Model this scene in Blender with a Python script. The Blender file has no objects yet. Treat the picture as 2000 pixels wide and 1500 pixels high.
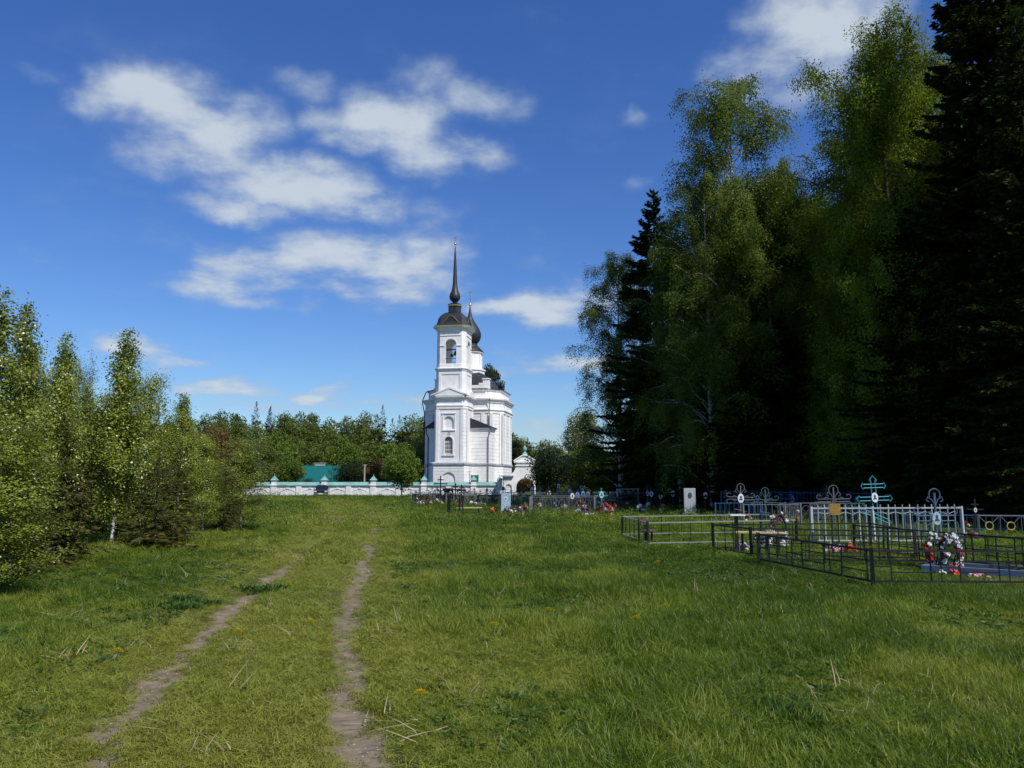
import bpy, math, random
import numpy as np
from mathutils import Vector, Matrix

S = bpy.context.scene
COL = S.collection
R = math.radians
random.seed(7)

# ------------------------------------------------------------------ camera
F = 1570.0                     # focal length in pixels of a 2000 px wide frame
EYE = 1.6
PITCH = math.atan(194.0 / F)
cp, sp = math.cos(PITCH), math.sin(PITCH)
cam_d = bpy.data.cameras.new('camera')
cam_d.sensor_width = 36.0
cam_d.lens = 36.0 * F / 2000.0
cam_d.clip_end = 5000
cam = bpy.data.objects.new('camera', cam_d)
COL.objects.link(cam)
cam.location = (0, 0, EYE)
cam.rotation_euler = (R(90) + PITCH, 0, 0)
S.camera = cam

# ------------------------------------------------------------------ light
SUN_AZ, SUN_EL = R(138), R(50)     # azimuth clockwise from +Y
sun_dir = Vector((math.sin(SUN_AZ) * math.cos(SUN_EL), math.cos(SUN_AZ) * math.cos(SUN_EL), math.sin(SUN_EL)))
sl = bpy.data.lights.new('sun', 'SUN')
sl.energy = 3.7
sl.angle = R(0.53)
sl.color = (1.0, 0.955, 0.88)
so = bpy.data.objects.new('sun', sl)
COL.objects.link(so)
so.rotation_euler = sun_dir.to_track_quat('Z', 'Y').to_euler()

S.view_settings.view_transform = 'Standard'
S.view_settings.look = 'None'
S.view_settings.exposure = 0.34
S.view_settings.gamma = 1.0
try:
    S.view_settings.use_curve_mapping = False
except Exception:
    pass
S.cycles.max_bounces = 6
S.cycles.transparent_max_bounces = 6
S.cycles.use_denoising = True


def ray_of(px, py):
    y = -(py - 750.0) / F
    return Vector(((px - 1000.0) / F, cp - y * sp, sp + y * cp))


def GY(py, z=0.0):                       # forward distance of the ground seen at picture row py
    r = ray_of(1000, py)
    return (z - EYE) / r.z * r.y


def GX(px, Y, z=0.0):                    # sideways distance at forward distance Y
    return (px - 1000.0) / F * (Y * cp + (z - EYE) * sp)


def HZ(py, Y):
    r = ray_of(1000, py)
    return EYE + r.z / r.y * Y


# ------------------------------------------------------------------ world: sky with clouds
W = bpy.data.worlds.new('World')
S.world = W
W.use_nodes = True
nt = W.node_tree
nt.nodes.clear()
N = nt.nodes.new
L = nt.links.new


def wmath(op, a, b=None, c=None, clamp=False):
    n = N('ShaderNodeMath'); n.operation = op; n.use_clamp = clamp
    for i, v in enumerate((a, b, c)):
        if v is None:
            continue
        if isinstance(v, (int, float)):
            n.inputs[i].default_value = v
        else:
            L(v, n.inputs[i])
    return n.outputs[0]


sky = N('ShaderNodeTexSky')
sky.sky_type = 'NISHITA'
sky.sun_disc = False
sky.sun_elevation = SUN_EL
sky.sun_rotation = SUN_AZ
sky.altitude = 150
sky.air_density = 1.15
sky.dust_density = 0.35
sky.ozone_density = 3.2
tc = N('ShaderNodeTexCoord')
sx = N('ShaderNodeSeparateXYZ'); L(tc.outputs['Generated'], sx.inputs[0])
az = wmath('ARCTAN2', sx.outputs[0], sx.outputs[1])
el = wmath('ARCSINE', sx.outputs[2])
cx = N('ShaderNodeCombineXYZ'); L(az, cx.inputs[0]); L(el, cx.inputs[1])
# stretch noise coordinates near the horizon like a cloud layer seen from below
zz = wmath('MAXIMUM', sx.outputs[2], 0.02)
zz = wmath('ADD', zz, 0.18)
cn = N('ShaderNodeCombineXYZ')
L(wmath('DIVIDE', sx.outputs[0], zz), cn.inputs[0]); L(wmath('DIVIDE', sx.outputs[1], zz), cn.inputs[1])
CLOUDS = [  # px, py, rx, ry, strength
    (215, 185, 75, 55, .8), (270, 165, 70, 35, .5), (330, 205, 120, 62, .95), (420, 250, 120, 75, 1.0), (350, 300, 110, 50, .7), (480, 245, 55, 50, .7),
    (560, 365, 125, 48, 1.0), (650, 370, 110, 50, 1.0), (470, 400, 100, 26, .8), (720, 405, 70, 36, .8), (440, 320, 90, 60, .8),
    (640, 240, 90, 34, .6), (720, 240, 80, 45, .9), (790, 240, 90, 58, 1.1), (820, 290, 110, 48, 1.0), (900, 305, 80, 42, .8), (700, 280, 70, 40, .8), (960, 320, 50, 22, .4),
    (570, 240, 50, 26, .35), (600, 180, 75, 34, .42),
    (850, 160, 75, 48, .62), (925, 185, 80, 46, .68), (1000, 220, 65, 30, .4), (880, 205, 80, 30, .5),
    (430, 550, 95, 38, .8), (540, 520, 130, 48, .9), (650, 500, 120, 58, .9), (780, 530, 120, 60, .95), (840, 480, 85, 45, .6), (470, 580, 90, 22, .6),
    (720, 570, 140, 24, .7), (640, 460, 70, 30, .5), (820, 450, 70, 30, .35), (480, 475, 50, 20, .3), (600, 600, 50, 15, .45),
    (1010, 590, 90, 26, .95), (1080, 600, 90, 36, 1.0), (1160, 575, 70, 34, .9), (1060, 625, 90, 14, .5),
    (1560, 70, 120, 85, 1.05), (1630, 60, 110, 75, 1.0), (1500, 130, 110, 65, .9), (1600, 150, 110, 60, .75), (1425, 175, 60, 40, .5), (1560, 200, 70, 40, .45), (1690, 200, 60, 40, .3), (1720, 100, 80, 60, .4),
    (280, 680, 90, 25, .9), (350, 695, 90, 16, .7), (230, 670, 90, 20, .5), (430, 758, 120, 18, .75), (370, 750, 60, 12, .5), (635, 767, 62, 16, .9), (520, 790, 120, 12, .45), (880, 820, 90, 12, .4), (750, 760, 80, 10, .3), (1080, 850, 90, 14, .4), (250, 770, 90, 10, .3),
    (1110, 705, 110, 20, .75), (1010, 710, 80, 24, .6), (820, 785, 70, 15, .5), (690, 800, 130, 14, .6), (1060, 830, 100, 24, .5), (1030, 790, 60, 10, .4), (1120, 757, 60, 9, .4),
    (60, 150, 70, 20, .3), (1245, 225, 34, 22, .42), (1250, 352, 36, 20, .42), (60, 510, 60, 22, .25), (830, 400, 90, 26, .3), (1020, 530, 50, 26, .25),
    (800, 722, 60, 14, .25), (520, 730, 30, 8, .3), (100, 690, 90, 16, .3), (60, 30, 60, 20, .12),
]
n1 = N('ShaderNodeTexNoise'); n1.inputs['Scale'].default_value = 1.9; n1.inputs['Detail'].default_value = 9; n1.inputs['Roughness'].default_value = .52
L(cn.outputs[0], n1.inputs['Vector'])
n2 = N('ShaderNodeTexNoise'); n2.inputs['Scale'].default_value = 13.0; n2.inputs['Detail'].default_value = 8
L(cx.outputs[0], n2.inputs['Vector'])
sub = N('ShaderNodeVectorMath'); sub.operation = 'SUBTRACT'; L(n2.outputs['Color'], sub.inputs[0]); sub.inputs[1].default_value = (.5, .5, .5)
scl = N('ShaderNodeVectorMath'); scl.operation = 'MULTIPLY'; L(sub.outputs[0], scl.inputs[0]); scl.inputs[1].default_value = (.11, .06, 0)
wp = N('ShaderNodeVectorMath'); wp.operation = 'ADD'; L(cx.outputs[0], wp.inputs[0]); L(scl.outputs[0], wp.inputs[1])
dens = None
low = None
for (px, py, rx, ry, st) in CLOUDS:
    d = ray_of(px, py).normalized()
    a0, e0 = math.atan2(d.x, d.y), math.asin(d.z)
    dx = ray_of(px + rx * 1.06, py).normalized(); dy = ray_of(px, py - ry * 1.06).normalized()
    ra = abs(math.atan2(dx.x, dx.y) - a0); re = abs(math.asin(dy.z) - e0)
    s1 = N('ShaderNodeVectorMath'); s1.operation = 'SUBTRACT'; L(wp.outputs[0], s1.inputs[0]); s1.inputs[1].default_value = (a0, e0, 0)
    s2 = N('ShaderNodeVectorMath'); s2.operation = 'MULTIPLY'; L(s1.outputs[0], s2.inputs[0]); s2.inputs[1].default_value = (1 / ra, 1 / re, 0)
    s3 = N('ShaderNodeVectorMath'); s3.operation = 'LENGTH'; L(s2.outputs[0], s3.inputs[0])
    mr = N('ShaderNodeMapRange'); mr.interpolation_type = 'SMOOTHSTEP'
    L(s3.outputs['Value'], mr.inputs['Value'])
    mr.inputs['From Min'].default_value = 1.7; mr.inputs['From Max'].default_value = .15
    mr.inputs['To Min'].default_value = 0; mr.inputs['To Max'].default_value = st
    dens = mr.outputs[0] if dens is None else wmath('SMOOTH_MAX', dens, mr.outputs[0], .12)
# elsewhere in the sky the same kind of broken cloud, from noise alone
front = N('ShaderNodeMapRange'); front.interpolation_type = 'SMOOTHSTEP'
L(wmath('ABSOLUTE', az), front.inputs['Value']); front.inputs['From Min'].default_value = .62; front.inputs['From Max'].default_value = .95
n3 = N('ShaderNodeTexNoise'); n3.inputs['Scale'].default_value = 1.1; n3.inputs['Detail'].default_value = 4
L(cn.outputs[0], n3.inputs['Vector'])
gen = N('ShaderNodeMapRange'); gen.interpolation_type = 'SMOOTHSTEP'
L(n3.outputs['Fac'], gen.inputs['Value']); gen.inputs['From Min'].default_value = .52; gen.inputs['From Max'].default_value = .72
dens = wmath('MAXIMUM', dens, wmath('MULTIPLY', gen.outputs[0], front.outputs[0]))
# erode the edges
er = wmath('MULTIPLY', wmath('SUBTRACT', n1.outputs['Fac'], .44), 2.2)
nf = N('ShaderNodeTexNoise'); nf.inputs['Scale'].default_value = 6.5; nf.inputs['Detail'].default_value = 10; nf.inputs['Roughness'].default_value = .62
L(cn.outputs[0], nf.inputs['Vector'])
er = wmath('ADD', er, wmath('MULTIPLY', wmath('SUBTRACT', nf.outputs['Fac'], .5), 2.1))
dn = wmath('ADD', dens, wmath('MULTIPLY', er, wmath('SQRT', dens)))
cov = N('ShaderNodeMapRange'); cov.interpolation_type = 'SMOOTHSTEP'
L(dn, cov.inputs['Value']); cov.inputs['From Min'].default_value = .12; cov.inputs['From Max'].default_value = 1.22
cov.inputs['To Max'].default_value = .88
up = N('ShaderNodeMapRange'); L(el, up.inputs['Value']); up.inputs['From Min'].default_value = -.01; up.inputs['From Max'].default_value = .02
covm = wmath('MULTIPLY', cov.outputs[0], up.outputs[0])
ccol = N('ShaderNodeMix'); ccol.data_type = 'RGBA'
thick = N('ShaderNodeMapRange'); L(dn, thick.inputs['Value']); thick.inputs['From Min'].default_value = .35; thick.inputs['From Max'].default_value = 1.25
L(thick.outputs[0], ccol.inputs['Factor'])
ccol.inputs['A'].default_value = (3.2, 4.1, 5.3, 1)
ccol.inputs['B'].default_value = (5.4, 6.0, 6.6, 1)
hsv = N('ShaderNodeHueSaturation'); hsv.inputs['Saturation'].default_value = 1.22; hsv.inputs['Value'].default_value = 1.0
tintn = N('ShaderNodeVectorMath'); tintn.operation = 'MULTIPLY'; L(sky.outputs[0], tintn.inputs[0]); tintn.inputs[1].default_value = (1.30, .93, 1.22)
L(tintn.outputs[0], hsv.inputs['Color'])
mx = N('ShaderNodeMix'); mx.data_type = 'RGBA'
grade = N('ShaderNodeVectorMath'); grade.operation = 'MULTIPLY'; L(hsv.outputs[0], grade.inputs[0]); grade.inputs[1].default_value = (.51, .97, .90)
L(covm, mx.inputs['Factor']); L(grade.outputs[0], mx.inputs['A']); L(ccol.outputs['Result'], mx.inputs['B'])
bg = N('ShaderNodeBackground'); bg.inputs['Strength'].default_value = .09
L(mx.outputs['Result'], bg.inputs['Color'])
wo = N('ShaderNodeOutputWorld'); L(bg.outputs[0], wo.inputs[0])
W.cycles.sampling_method = 'MANUAL'
W.cycles.sample_map_resolution = 512


# ------------------------------------------------------------------ helpers
def vnoise(x, y, seed=0):
    x = np.asarray(x, float); y = np.asarray(y, float)
    xi = np.floor(x).astype(np.int64); yi = np.floor(y).astype(np.int64)
    fx = x - xi; fy = y - yi
    fx = fx * fx * (3 - 2 * fx); fy = fy * fy * (3 - 2 * fy)

    def h(a, b):
        v = np.sin(a * 127.1 + b * 311.7 + seed * 74.7) * 43758.5453
        return v - np.floor(v)
    return (h(xi, yi) * (1 - fx) + h(xi + 1, yi) * fx) * (1 - fy) + (h(xi, yi + 1) * (1 - fx) + h(xi + 1, yi + 1) * fx) * fy


def sst(a, b, x):
    t = np.clip((np.asarray(x, float) - a) / (b - a), 0, 1)
    return t * t * (3 - 2 * t)


TRACK = np.array([(3.0, -14), (1.2, -7), (-.45, 0), (-1.55, 4.6), (-1.93, 6), (-2.45, 8.5), (-2.78, 10.3), (-3.58, 15.6), (-5.05, 25.5), (-5.75, 30), (-6.9, 36), (-9.4, 48), (-13, 61), (-20, 73), (-26, 80), (-30, 90)])


def track_dist(x, y):
    """signed distance to the middle of the track (right positive)"""
    x = np.asarray(x, float); y = np.asarray(y, float)
    best = np.full(x.shape, 1e9); sg = np.zeros(x.shape)
    for (x0, y0), (x1, y1) in zip(TRACK[:-1], TRACK[1:]):
        dx, dy = x1 - x0, y1 - y0
        t = np.clip(((x - x0) * dx + (y - y0) * dy) / (dx * dx + dy * dy), 0, 1)
        ex, ey = x - (x0 + t * dx), y - (y0 + t * dy)
        d = np.hypot(ex, ey)
        m = d < best
        best = np.where(m, d, best)
        sg = np.where(m, np.sign(ex * dy - ey * dx), sg)
    return best * sg


def rut_mask(x, y):
    s = track_dist(x, y)
    wob = (vnoise(x * 1.3, y * 1.3, 5) - .5) * .14 + (vnoise(x * 5, y * 5, 6) - .5) * .16
    out = 0
    for side, w0, amp, yend in ((.76, .155, 1.0, 54), (-.76, .125, 1.0, 54)):
        d = np.abs(s - side + wob)
        m = 1 - sst(w0 * .2, w0 * 1.75, d)
        pat = sst(.18, .50, vnoise(x * .9 + 3, y * .55, 8) * .6 + vnoise(x * 3.1, y * 2.3, 9) * .4)
        m = m * (0.5 + .5 * pat) * amp * (1 - sst(yend * .6, yend, y))
        out = np.maximum(out, m)
    return out


def gh(x, y):
    """height of the ground"""
    x = np.asarray(x, float); y = np.asarray(y, float)
    near = 1 - sst(60, 90, np.hypot(x, y))
    s = np.abs(track_dist(x, y))
    h = ((vnoise(x / 4.3, y / 4.3, 1) - .5) * .16 + (vnoise(x / 1.3, y / 1.3, 2) - .5) * .05 + (vnoise(x / .45, y / .45, 3) - .5) * .018) * near
    h = h * (0.35 + .65 * sst(.9, 3, s))
    h = h - .045 * (1 - sst(.05, .35, np.abs(s - .76))) * near
    h = h + .10 * sst(2.2, 5, -track_dist(x, y)) * near
    far = sst(140, 420, np.hypot(x, y))
    h = h + far * 1.5 * vnoise(x / 90, y / 90, 4)
    return h


def gz(x, y):
    return float(gh(np.array([x]), np.array([y]))[0])


def setp(o, label=None, cat=None, group=None, kind=None):
    if label: o['label'] = label
    if cat: o['category'] = cat
    if group: o['group'] = group
    if kind: o['kind'] = kind
    return o


def empty(name, loc, label, cat, group=None, rz=0.0):
    o = bpy.data.objects.new(name, None)
    o.empty_display_size = .2
    COL.objects.link(o)
    o.location = loc
    o.rotation_euler = (0, 0, rz)
    return setp(o, label, cat, group)


def link_mesh(name, me, parent=None, loc=(0, 0, 0)):
    o = bpy.data.objects.new(name, me)
    COL.objects.link(o)
    o.location = loc
    if parent is not None:
        o.parent = parent
    return o


def np_mesh(name, V, Q, mat, smooth=False):
    """mesh from arrays; Q is (M,4) or (M,3)"""
    me = bpy.data.meshes.new(name)
    V = np.asarray(V, np.float32); Q = np.asarray(Q, np.int32)
    k = Q.shape[1]
    me.vertices.add(len(V)); me.vertices.foreach_set('co', V.ravel())
    me.loops.add(Q.size); me.loops.foreach_set('vertex_index', Q.ravel())
    me.polygons.add(len(Q))
    me.polygons.foreach_set('loop_start', np.arange(0, Q.size, k, dtype=np.int32))
    if smooth:
        me.polygons.foreach_set('use_smooth', np.ones(len(Q), bool))
    me.update(calc_edges=True)
    if mat: me.materials.append(mat)
    return me


class MB:
    def __init__(s):
        s.v = []; s.f = []

    def add(s, V, Fc):
        b = len(s.v)
        s.v += [tuple(p) for p in V]
        s.f += [tuple(i + b for i in f) for f in Fc]
        return s

    def box(s, c, d, rz=0.0):
        x, y, z = d[0] / 2, d[1] / 2, d[2] / 2
        ca, sa = math.cos(rz), math.sin(rz)
        V = []
        for k in (-z, z):
            for (i, j) in ((-x, -y), (x, -y), (x, y), (-x, y)):
                V.append((c[0] + i * ca - j * sa, c[1] + i * sa + j * ca, c[2] + k))
        return s.add(V, [(3, 2, 1, 0), (4, 5, 6, 7), (0, 1, 5, 4), (1, 2, 6, 5), (2, 3, 7, 6), (3, 0, 4, 7)])

    def tube(s, pts, rad, n=6, cap=True):
        pts = [Vector(p) for p in pts]
        if not hasattr(rad, '__len__'): rad = [rad] * len(pts)
        V = []
        for i, p in enumerate(pts):
            t = (pts[min(i + 1, len(pts) - 1)] - pts[max(i - 1, 0)]).normalized()
            u = t.cross(Vector((0, 1, 0.01)) if abs(t.y) < .9 else Vector((1, 0, 0))).normalized()
            w = t.cross(u)
            for k in range(n):
                a = 2 * math.pi * (k + .5) / n
                V.append(p + (u * math.cos(a) + w * math.sin(a)) * rad[i])
        Fc = []
        for i in range(len(pts) - 1):
            for k in range(n):
                a, b = i * n + k, i * n + (k + 1) % n
                Fc.append((a, b, b + n, a + n))
        if cap:
            Fc.append(tuple(range(n))[::-1]); Fc.append(tuple(range((len(pts) - 1) * n, len(pts) * n)))
        return s.add(V, Fc)

    def lathe(s, c, prof, n=24):
        """prof: list of (radius, z) from bottom to top"""
        V = []; Fc = []
        for (r, z) in prof:
            for k in range(n):
                a = 2 * math.pi * (k + .5) / n
                V.append((c[0] + r * math.cos(a), c[1] + r * math.sin(a), c[2] + z))
        for i in range(len(prof) - 1):
            for k in range(n):
                a, b = i * n + k, i * n + (k + 1) % n
                Fc.append((a, b, b + n, a + n))
        Fc.append(tuple(range(n))[::-1]); Fc.append(tuple(range((len(prof) - 1) * n, len(prof) * n)))
        return s.add(V, Fc)

    def rings(s, plan, prof):
        """stack of offset copies of a plan polygon (counter clockwise); prof: (offset, z)"""
        n = len(plan)
        nr = []
        for i in range(n):
            a, b, c = Vector(plan[i - 1]), Vector(plan[i]), Vector(plan[(i + 1) % n])
            e1, e2 = (b - a).normalized(), (c - b).normalized()
            m1, m2 = Vector((e1.y, -e1.x)), Vector((e2.y, -e2.x))
            m = (m1 + m2) / (1 + m1.dot(m2))
            nr.append(m)
        V = []; Fc = []
        for (o, z) in prof:
            for i in range(n):
                V.append((plan[i][0] + nr[i].x * o, plan[i][1] + nr[i].y * o, z))
        for j in range(len(prof) - 1):
            for i in range(n):
                a, b = j * n + i, j * n + (i + 1) % n
                Fc.append((a, b, b + n, a + n))
        Fc.append(tuple(range(n))[::-1]); Fc.append(tuple(range((len(prof) - 1) * n, len(prof) * n)))
        return s.add(V, Fc)

    def prism(s, outline, y0, y1):
        """outline (x,z) counter clockwise seen from -y, extruded from y0 (front) to y1"""
        n = len(outline)
        V = [(x, y0, z) for x, z in outline] + [(x, y1, z) for x, z in outline]
        Fc = [tuple(range(n)), tuple(range(n, 2 * n))[::-1]]
        for i in range(n):
            j = (i + 1) % n
            Fc.append((j, i, i + n, j + n))
        return s.add(V, Fc)

    def build(s, name, mat, parent=None, loc=(0, 0, 0), smooth=False):
        me = bpy.data.meshes.new(name)
        me.from_pydata(s.v, [], s.f)
        me.materials.append(mat)
        if smooth:
            me.polygons.foreach_set('use_smooth', [True] * len(me.polygons))
        me.update()
        return link_mesh(name, me, parent, loc)


def cut(o, cutters):
    """cut the closed meshes out of o and delete them"""
    for c in cutters:
        m = o.modifiers.new('cut', 'BOOLEAN'); m.operation = 'DIFFERENCE'; m.solver = 'EXACT'; m.object = c
    bpy.context.view_layer.update()
    dg = bpy.context.evaluated_depsgraph_get()
    me = bpy.data.meshes.new_from_object(o.evaluated_get(dg))
    o.modifiers.clear()
    o.data = me
    for c in cutters:
        bpy.data.objects.remove(c, do_unlink=True)


# ------------------------------------------------------------------ materials
MATS = {}


def mat(name, col, rough=.7, var=.12, scale=6.0, metal=0.0, bump=0.0, coat=0.0, spec=.4, detail=5, hue=None):
    if name in MATS: return MATS[name]
    m = bpy.data.materials.new(name); m.use_nodes = True
    t = m.node_tree; b = t.nodes['Principled BSDF']
    b.inputs['Roughness'].default_value = rough
    b.inputs['Metallic'].default_value = metal
    b.inputs['Specular IOR Level'].default_value = spec
    b.inputs['Coat Weight'].default_value = coat
    tcn = t.nodes.new('ShaderNodeTexCoord')
    no = t.nodes.new('ShaderNodeTexNoise'); no.inputs['Scale'].default_value = scale; no.inputs['Detail'].default_value = detail
    t.links.new(tcn.outputs['Object'], no.inputs['Vector'])
    mp = t.nodes.new('ShaderNodeMapRange'); t.links.new(no.outputs['Fac'], mp.inputs['Value'])
    mp.inputs['From Min'].default_value = .3; mp.inputs['From Max'].default_value = .7
    mixn = t.nodes.new('ShaderNodeMix'); mixn.data_type = 'RGBA'
    t.links.new(mp.outputs[0], mixn.inputs['Factor'])
    c2 = hue if hue else tuple(c * (1 - var) for c in col)
    mixn.inputs['A'].default_value = (*c2, 1)
    mixn.inputs['B'].default_value = (*[min(1, c * (1 + var * .6)) for c in col], 1)
    t.links.new(mixn.outputs['Result'], b.inputs['Base Color'])
    if bump:
        bn = t.nodes.new('ShaderNodeBump'); bn.inputs['Strength'].default_value = bump; bn.inputs['Distance'].default_value = .02
        t.links.new(no.outputs['Fac'], bn.inputs['Height']); t.links.new(bn.outputs[0], b.inputs['Normal'])
    MATS[name] = m
    return m


def leaf_mat(name, c1, c2, trans=.35, rough=.5, spec=.3, tint=None):
    """leaves: each face its own shade between c1 and c2"""
    m = bpy.data.materials.new(name); m.use_nodes = True
    t = m.node_tree; b = t.nodes['Principled BSDF']; out = t.nodes['Material Output']
    b.inputs['Roughness'].default_value = rough
    b.inputs['Specular IOR Level'].default_value = spec
    g = t.nodes.new('ShaderNodeNewGeometry')
    mixn = t.nodes.new('ShaderNodeMix'); mixn.data_type = 'RGBA'
    t.links.new(g.outputs['Random Per Island'], mixn.inputs['Factor'])
    mixn.inputs['A'].default_value = (*c1, 1); mixn.inputs['B'].default_value = (*c2, 1)
    col = mixn.outputs['Result']
    if tint:
        at = t.nodes.new('ShaderNodeAttribute'); at.attribute_type = 'INSTANCER'; at.attribute_name = 'tint'
        dk = t.nodes.new('ShaderNodeMapRange'); t.links.new(at.outputs['Fac'], dk.inputs['Value']); dk.inputs['From Max'].default_value = .38; dk.inputs['To Min'].default_value = .62; dk.inputs['To Max'].default_value = 1.0
        dv = t.nodes.new('ShaderNodeVectorMath'); dv.operation = 'SCALE'; t.links.new(col, dv.inputs[0]); t.links.new(dk.outputs[0], dv.inputs['Scale']); col = dv.outputs[0]
        m2 = t.nodes.new('ShaderNodeMix'); m2.data_type = 'RGBA'
        t.links.new(at.outputs['Fac'], m2.inputs['Factor']); t.links.new(col, m2.inputs['A']); m2.inputs['B'].default_value = (*tint, 1)
        col = m2.outputs['Result']
    else:
        oi = t.nodes.new('ShaderNodeObjectInfo')
        mr_ = t.nodes.new('ShaderNodeMapRange'); t.links.new(oi.outputs['Random'], mr_.inputs['Value'])
        mr_.inputs['To Min'].default_value = .8; mr_.inputs['To Max'].default_value = 1.2
        vm = t.nodes.new('ShaderNodeVectorMath'); vm.operation = 'SCALE'
        t.links.new(col, vm.inputs[0]); t.links.new(mr_.outputs[0], vm.inputs['Scale'])
        col = vm.outputs[0]
    t.links.new(col, b.inputs['Base Color'])
    tr = t.nodes.new('ShaderNodeBsdfTranslucent')
    sc_ = t.nodes.new('ShaderNodeVectorMath'); sc_.operation = 'MULTIPLY'; t.links.new(col, sc_.inputs[0]); sc_.inputs[1].default_value = (1.25, 1.35, .7)
    t.links.new(sc_.outputs[0], tr.inputs['Color'])
    ms = t.nodes.new('ShaderNodeMixShader'); ms.inputs[0].default_value = trans
    t.links.new(b.outputs[0], ms.inputs[1]); t.links.new(tr.outputs[0], ms.inputs[2]); t.links.new(ms.outputs[0], out.inputs[0])
    return m


white = mat('white_limewash', (.83, .81, .775), .85, .10, 1.3, bump=.15)
white2 = mat('white_limewash_wall', (.77, .755, .73), .85, .16, 2.5, bump=.2)


def weather(m, amt=.30, scale=(1.6, 1.6, .22)):
    '''rain streaks and damp patches over a limewashed wall'''
    t = m.node_tree; b = t.nodes['Principled BSDF']
    src = b.inputs['Base Color'].links[0].from_socket
    tcn = t.nodes.new('ShaderNodeTexCoord'); mp = t.nodes.new('ShaderNodeMapping'); mp.inputs['Scale'].default_value = scale
    t.links.new(tcn.outputs['Object'], mp.inputs[0])
    no = t.nodes.new('ShaderNodeTexNoise'); no.inputs['Scale'].default_value = 2.2; no.inputs['Detail'].default_value = 8; no.inputs['Roughness'].default_value = .65
    t.links.new(mp.outputs[0], no.inputs['Vector'])
    mr_ = t.nodes.new('ShaderNodeMapRange'); t.links.new(no.outputs['Fac'], mr_.inputs['Value'])
    mr_.inputs['From Min'].default_value = .54; mr_.inputs['From Max'].default_value = .78; mr_.inputs['To Max'].default_value = amt
    mx_ = t.nodes.new('ShaderNodeMix'); mx_.data_type = 'RGBA'
    t.links.new(mr_.outputs[0], mx_.inputs['Factor']); t.links.new(src, mx_.inputs['A']); mx_.inputs['B'].default_value = (.30, .27, .23, 1)
    t.links.new(mx_.outputs['Result'], b.inputs['Base Color'])


weather(white); weather(white2, .55, (1.2, 1.2, .6))
greyband = mat('grey_weathered_ledge', (.42, .43, .45), .8, .25, 3)
darkroof = mat('dark_sheet_roof', (.030, .032, .038), .5, .25, 2.0, metal=.05)
gold = mat('gold_leaf', (.85, .58, .16), .25, .1, 4, metal=.9)
blackm = mat('black_painted_metal', (.012, .012, .014), .5, .3, 20)
greym = mat('grey_painted_metal', (.16, .165, .17), .5, .25, 20)
silverm = mat('silver_painted_metal', (.44, .45, .46), .5, .2, 20)
tealm = mat('teal_painted_metal', (.02, .26, .30), .45, .2, 20)
bluem = mat('blue_painted_metal', (.02, .09, .19), .5, .25, 14)
greenm = mat('green_grey_painted_metal', (.07, .13, .12), .5, .25, 20)
greenroof = mat('pale_green_sheet_roof', (.20, .38, .33), .55, .28, 1.6, hue=(.13, .27, .24))
tealroof = mat('teal_sheet_roof', (.007, .125, .12), .4, .12, 1.0)
brickred = mat('old_red_brick', (.22, .08, .05), .9, .3, 8)
wood_old = mat('old_grey_wood', (.24, .20, .15), .8, .35, 9, bump=.3)
wood_new = mat('pale_bench_wood', (.66, .52, .27), .7, .2, 9)
wood_brown = mat('brown_bench_wood', (.10, .07, .055), .7, .3, 9)
granite = mat('speckled_grey_granite', (.40, .42, .43), .5, .35, 60)
bluestone = mat('pale_blue_painted_stone', (.33, .47, .56), .6, .25, 9)
bluecurb = mat('blue_painted_concrete', (.06, .12, .24), .7, .3, 5, hue=(.13, .13, .13))
blackstone = mat('black_polished_stone', (.012, .012, .014), .15, .3, 12)
porcelain = mat('white_porcelain', (.72, .74, .76), .25, .1, 14)
portrait = mat('dark_portrait', (.07, .07, .08), .4, .5, 60)
goldplate = mat('weathered_gold_plate', (.34, .20, .04), .4, .3, 20, metal=.2)
soil = mat('grave_soil', (.10, .075, .05), .95, .3, 12, bump=.5)
glassdark = mat('dark_window_glass', (.012, .014, .018), .08, .2, 3, spec=.6)
bronze = mat('bell_bronze', (.10, .075, .04), .4, .3, 5, metal=.7)
bark = mat('spruce_bark', (.055, .042, .032), .9, .4, 14, bump=.5)
carpaint = mat('dark_car_paint', (.018, .02, .026), .25, .2, 3, coat=.6)
rubber = mat('tyre_rubber', (.015, .015, .015), .8, .2, 20)
lampglass = mat('headlight_glass', (.6, .62, .64), .1, .1, 4, coat=.5)
concrete = mat('concrete_pole', (.36, .34, .30), .9, .2, 9)
greenboard = mat('green_board', (.015, .17, .11), .5, .2, 4)


def birch_bark():
    m = bpy.data.materials.new('birch_bark'); m.use_nodes = True
    t = m.node_tree; b = t.nodes['Principled BSDF']; b.inputs['Roughness'].default_value = .75
    tcn = t.nodes.new('ShaderNodeTexCoord')
    mpp = t.nodes.new('ShaderNodeMapping'); mpp.inputs['Scale'].default_value = (2.5, 2.5, 9)
    t.links.new(tcn.outputs['Object'], mpp.inputs[0])
    no = t.nodes.new('ShaderNodeTexNoise'); no.inputs['Scale'].default_value = 1.6; no.inputs['Detail'].default_value = 4
    t.links.new(mpp.outputs[0], no.inputs['Vector'])
    cr = t.nodes.new('ShaderNodeValToRGB')
    cr.color_ramp.elements[0].position = .40; cr.color_ramp.elements[0].color = (.03, .028, .025, 1)
    cr.color_ramp.elements[1].position = .50; cr.color_ramp.elements[1].color = (.62, .60, .56, 1)
    t.links.new(no.outputs['Fac'], cr.inputs[0]); t.links.new(cr.outputs[0], b.inputs['Base Color'])
    return m


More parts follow.
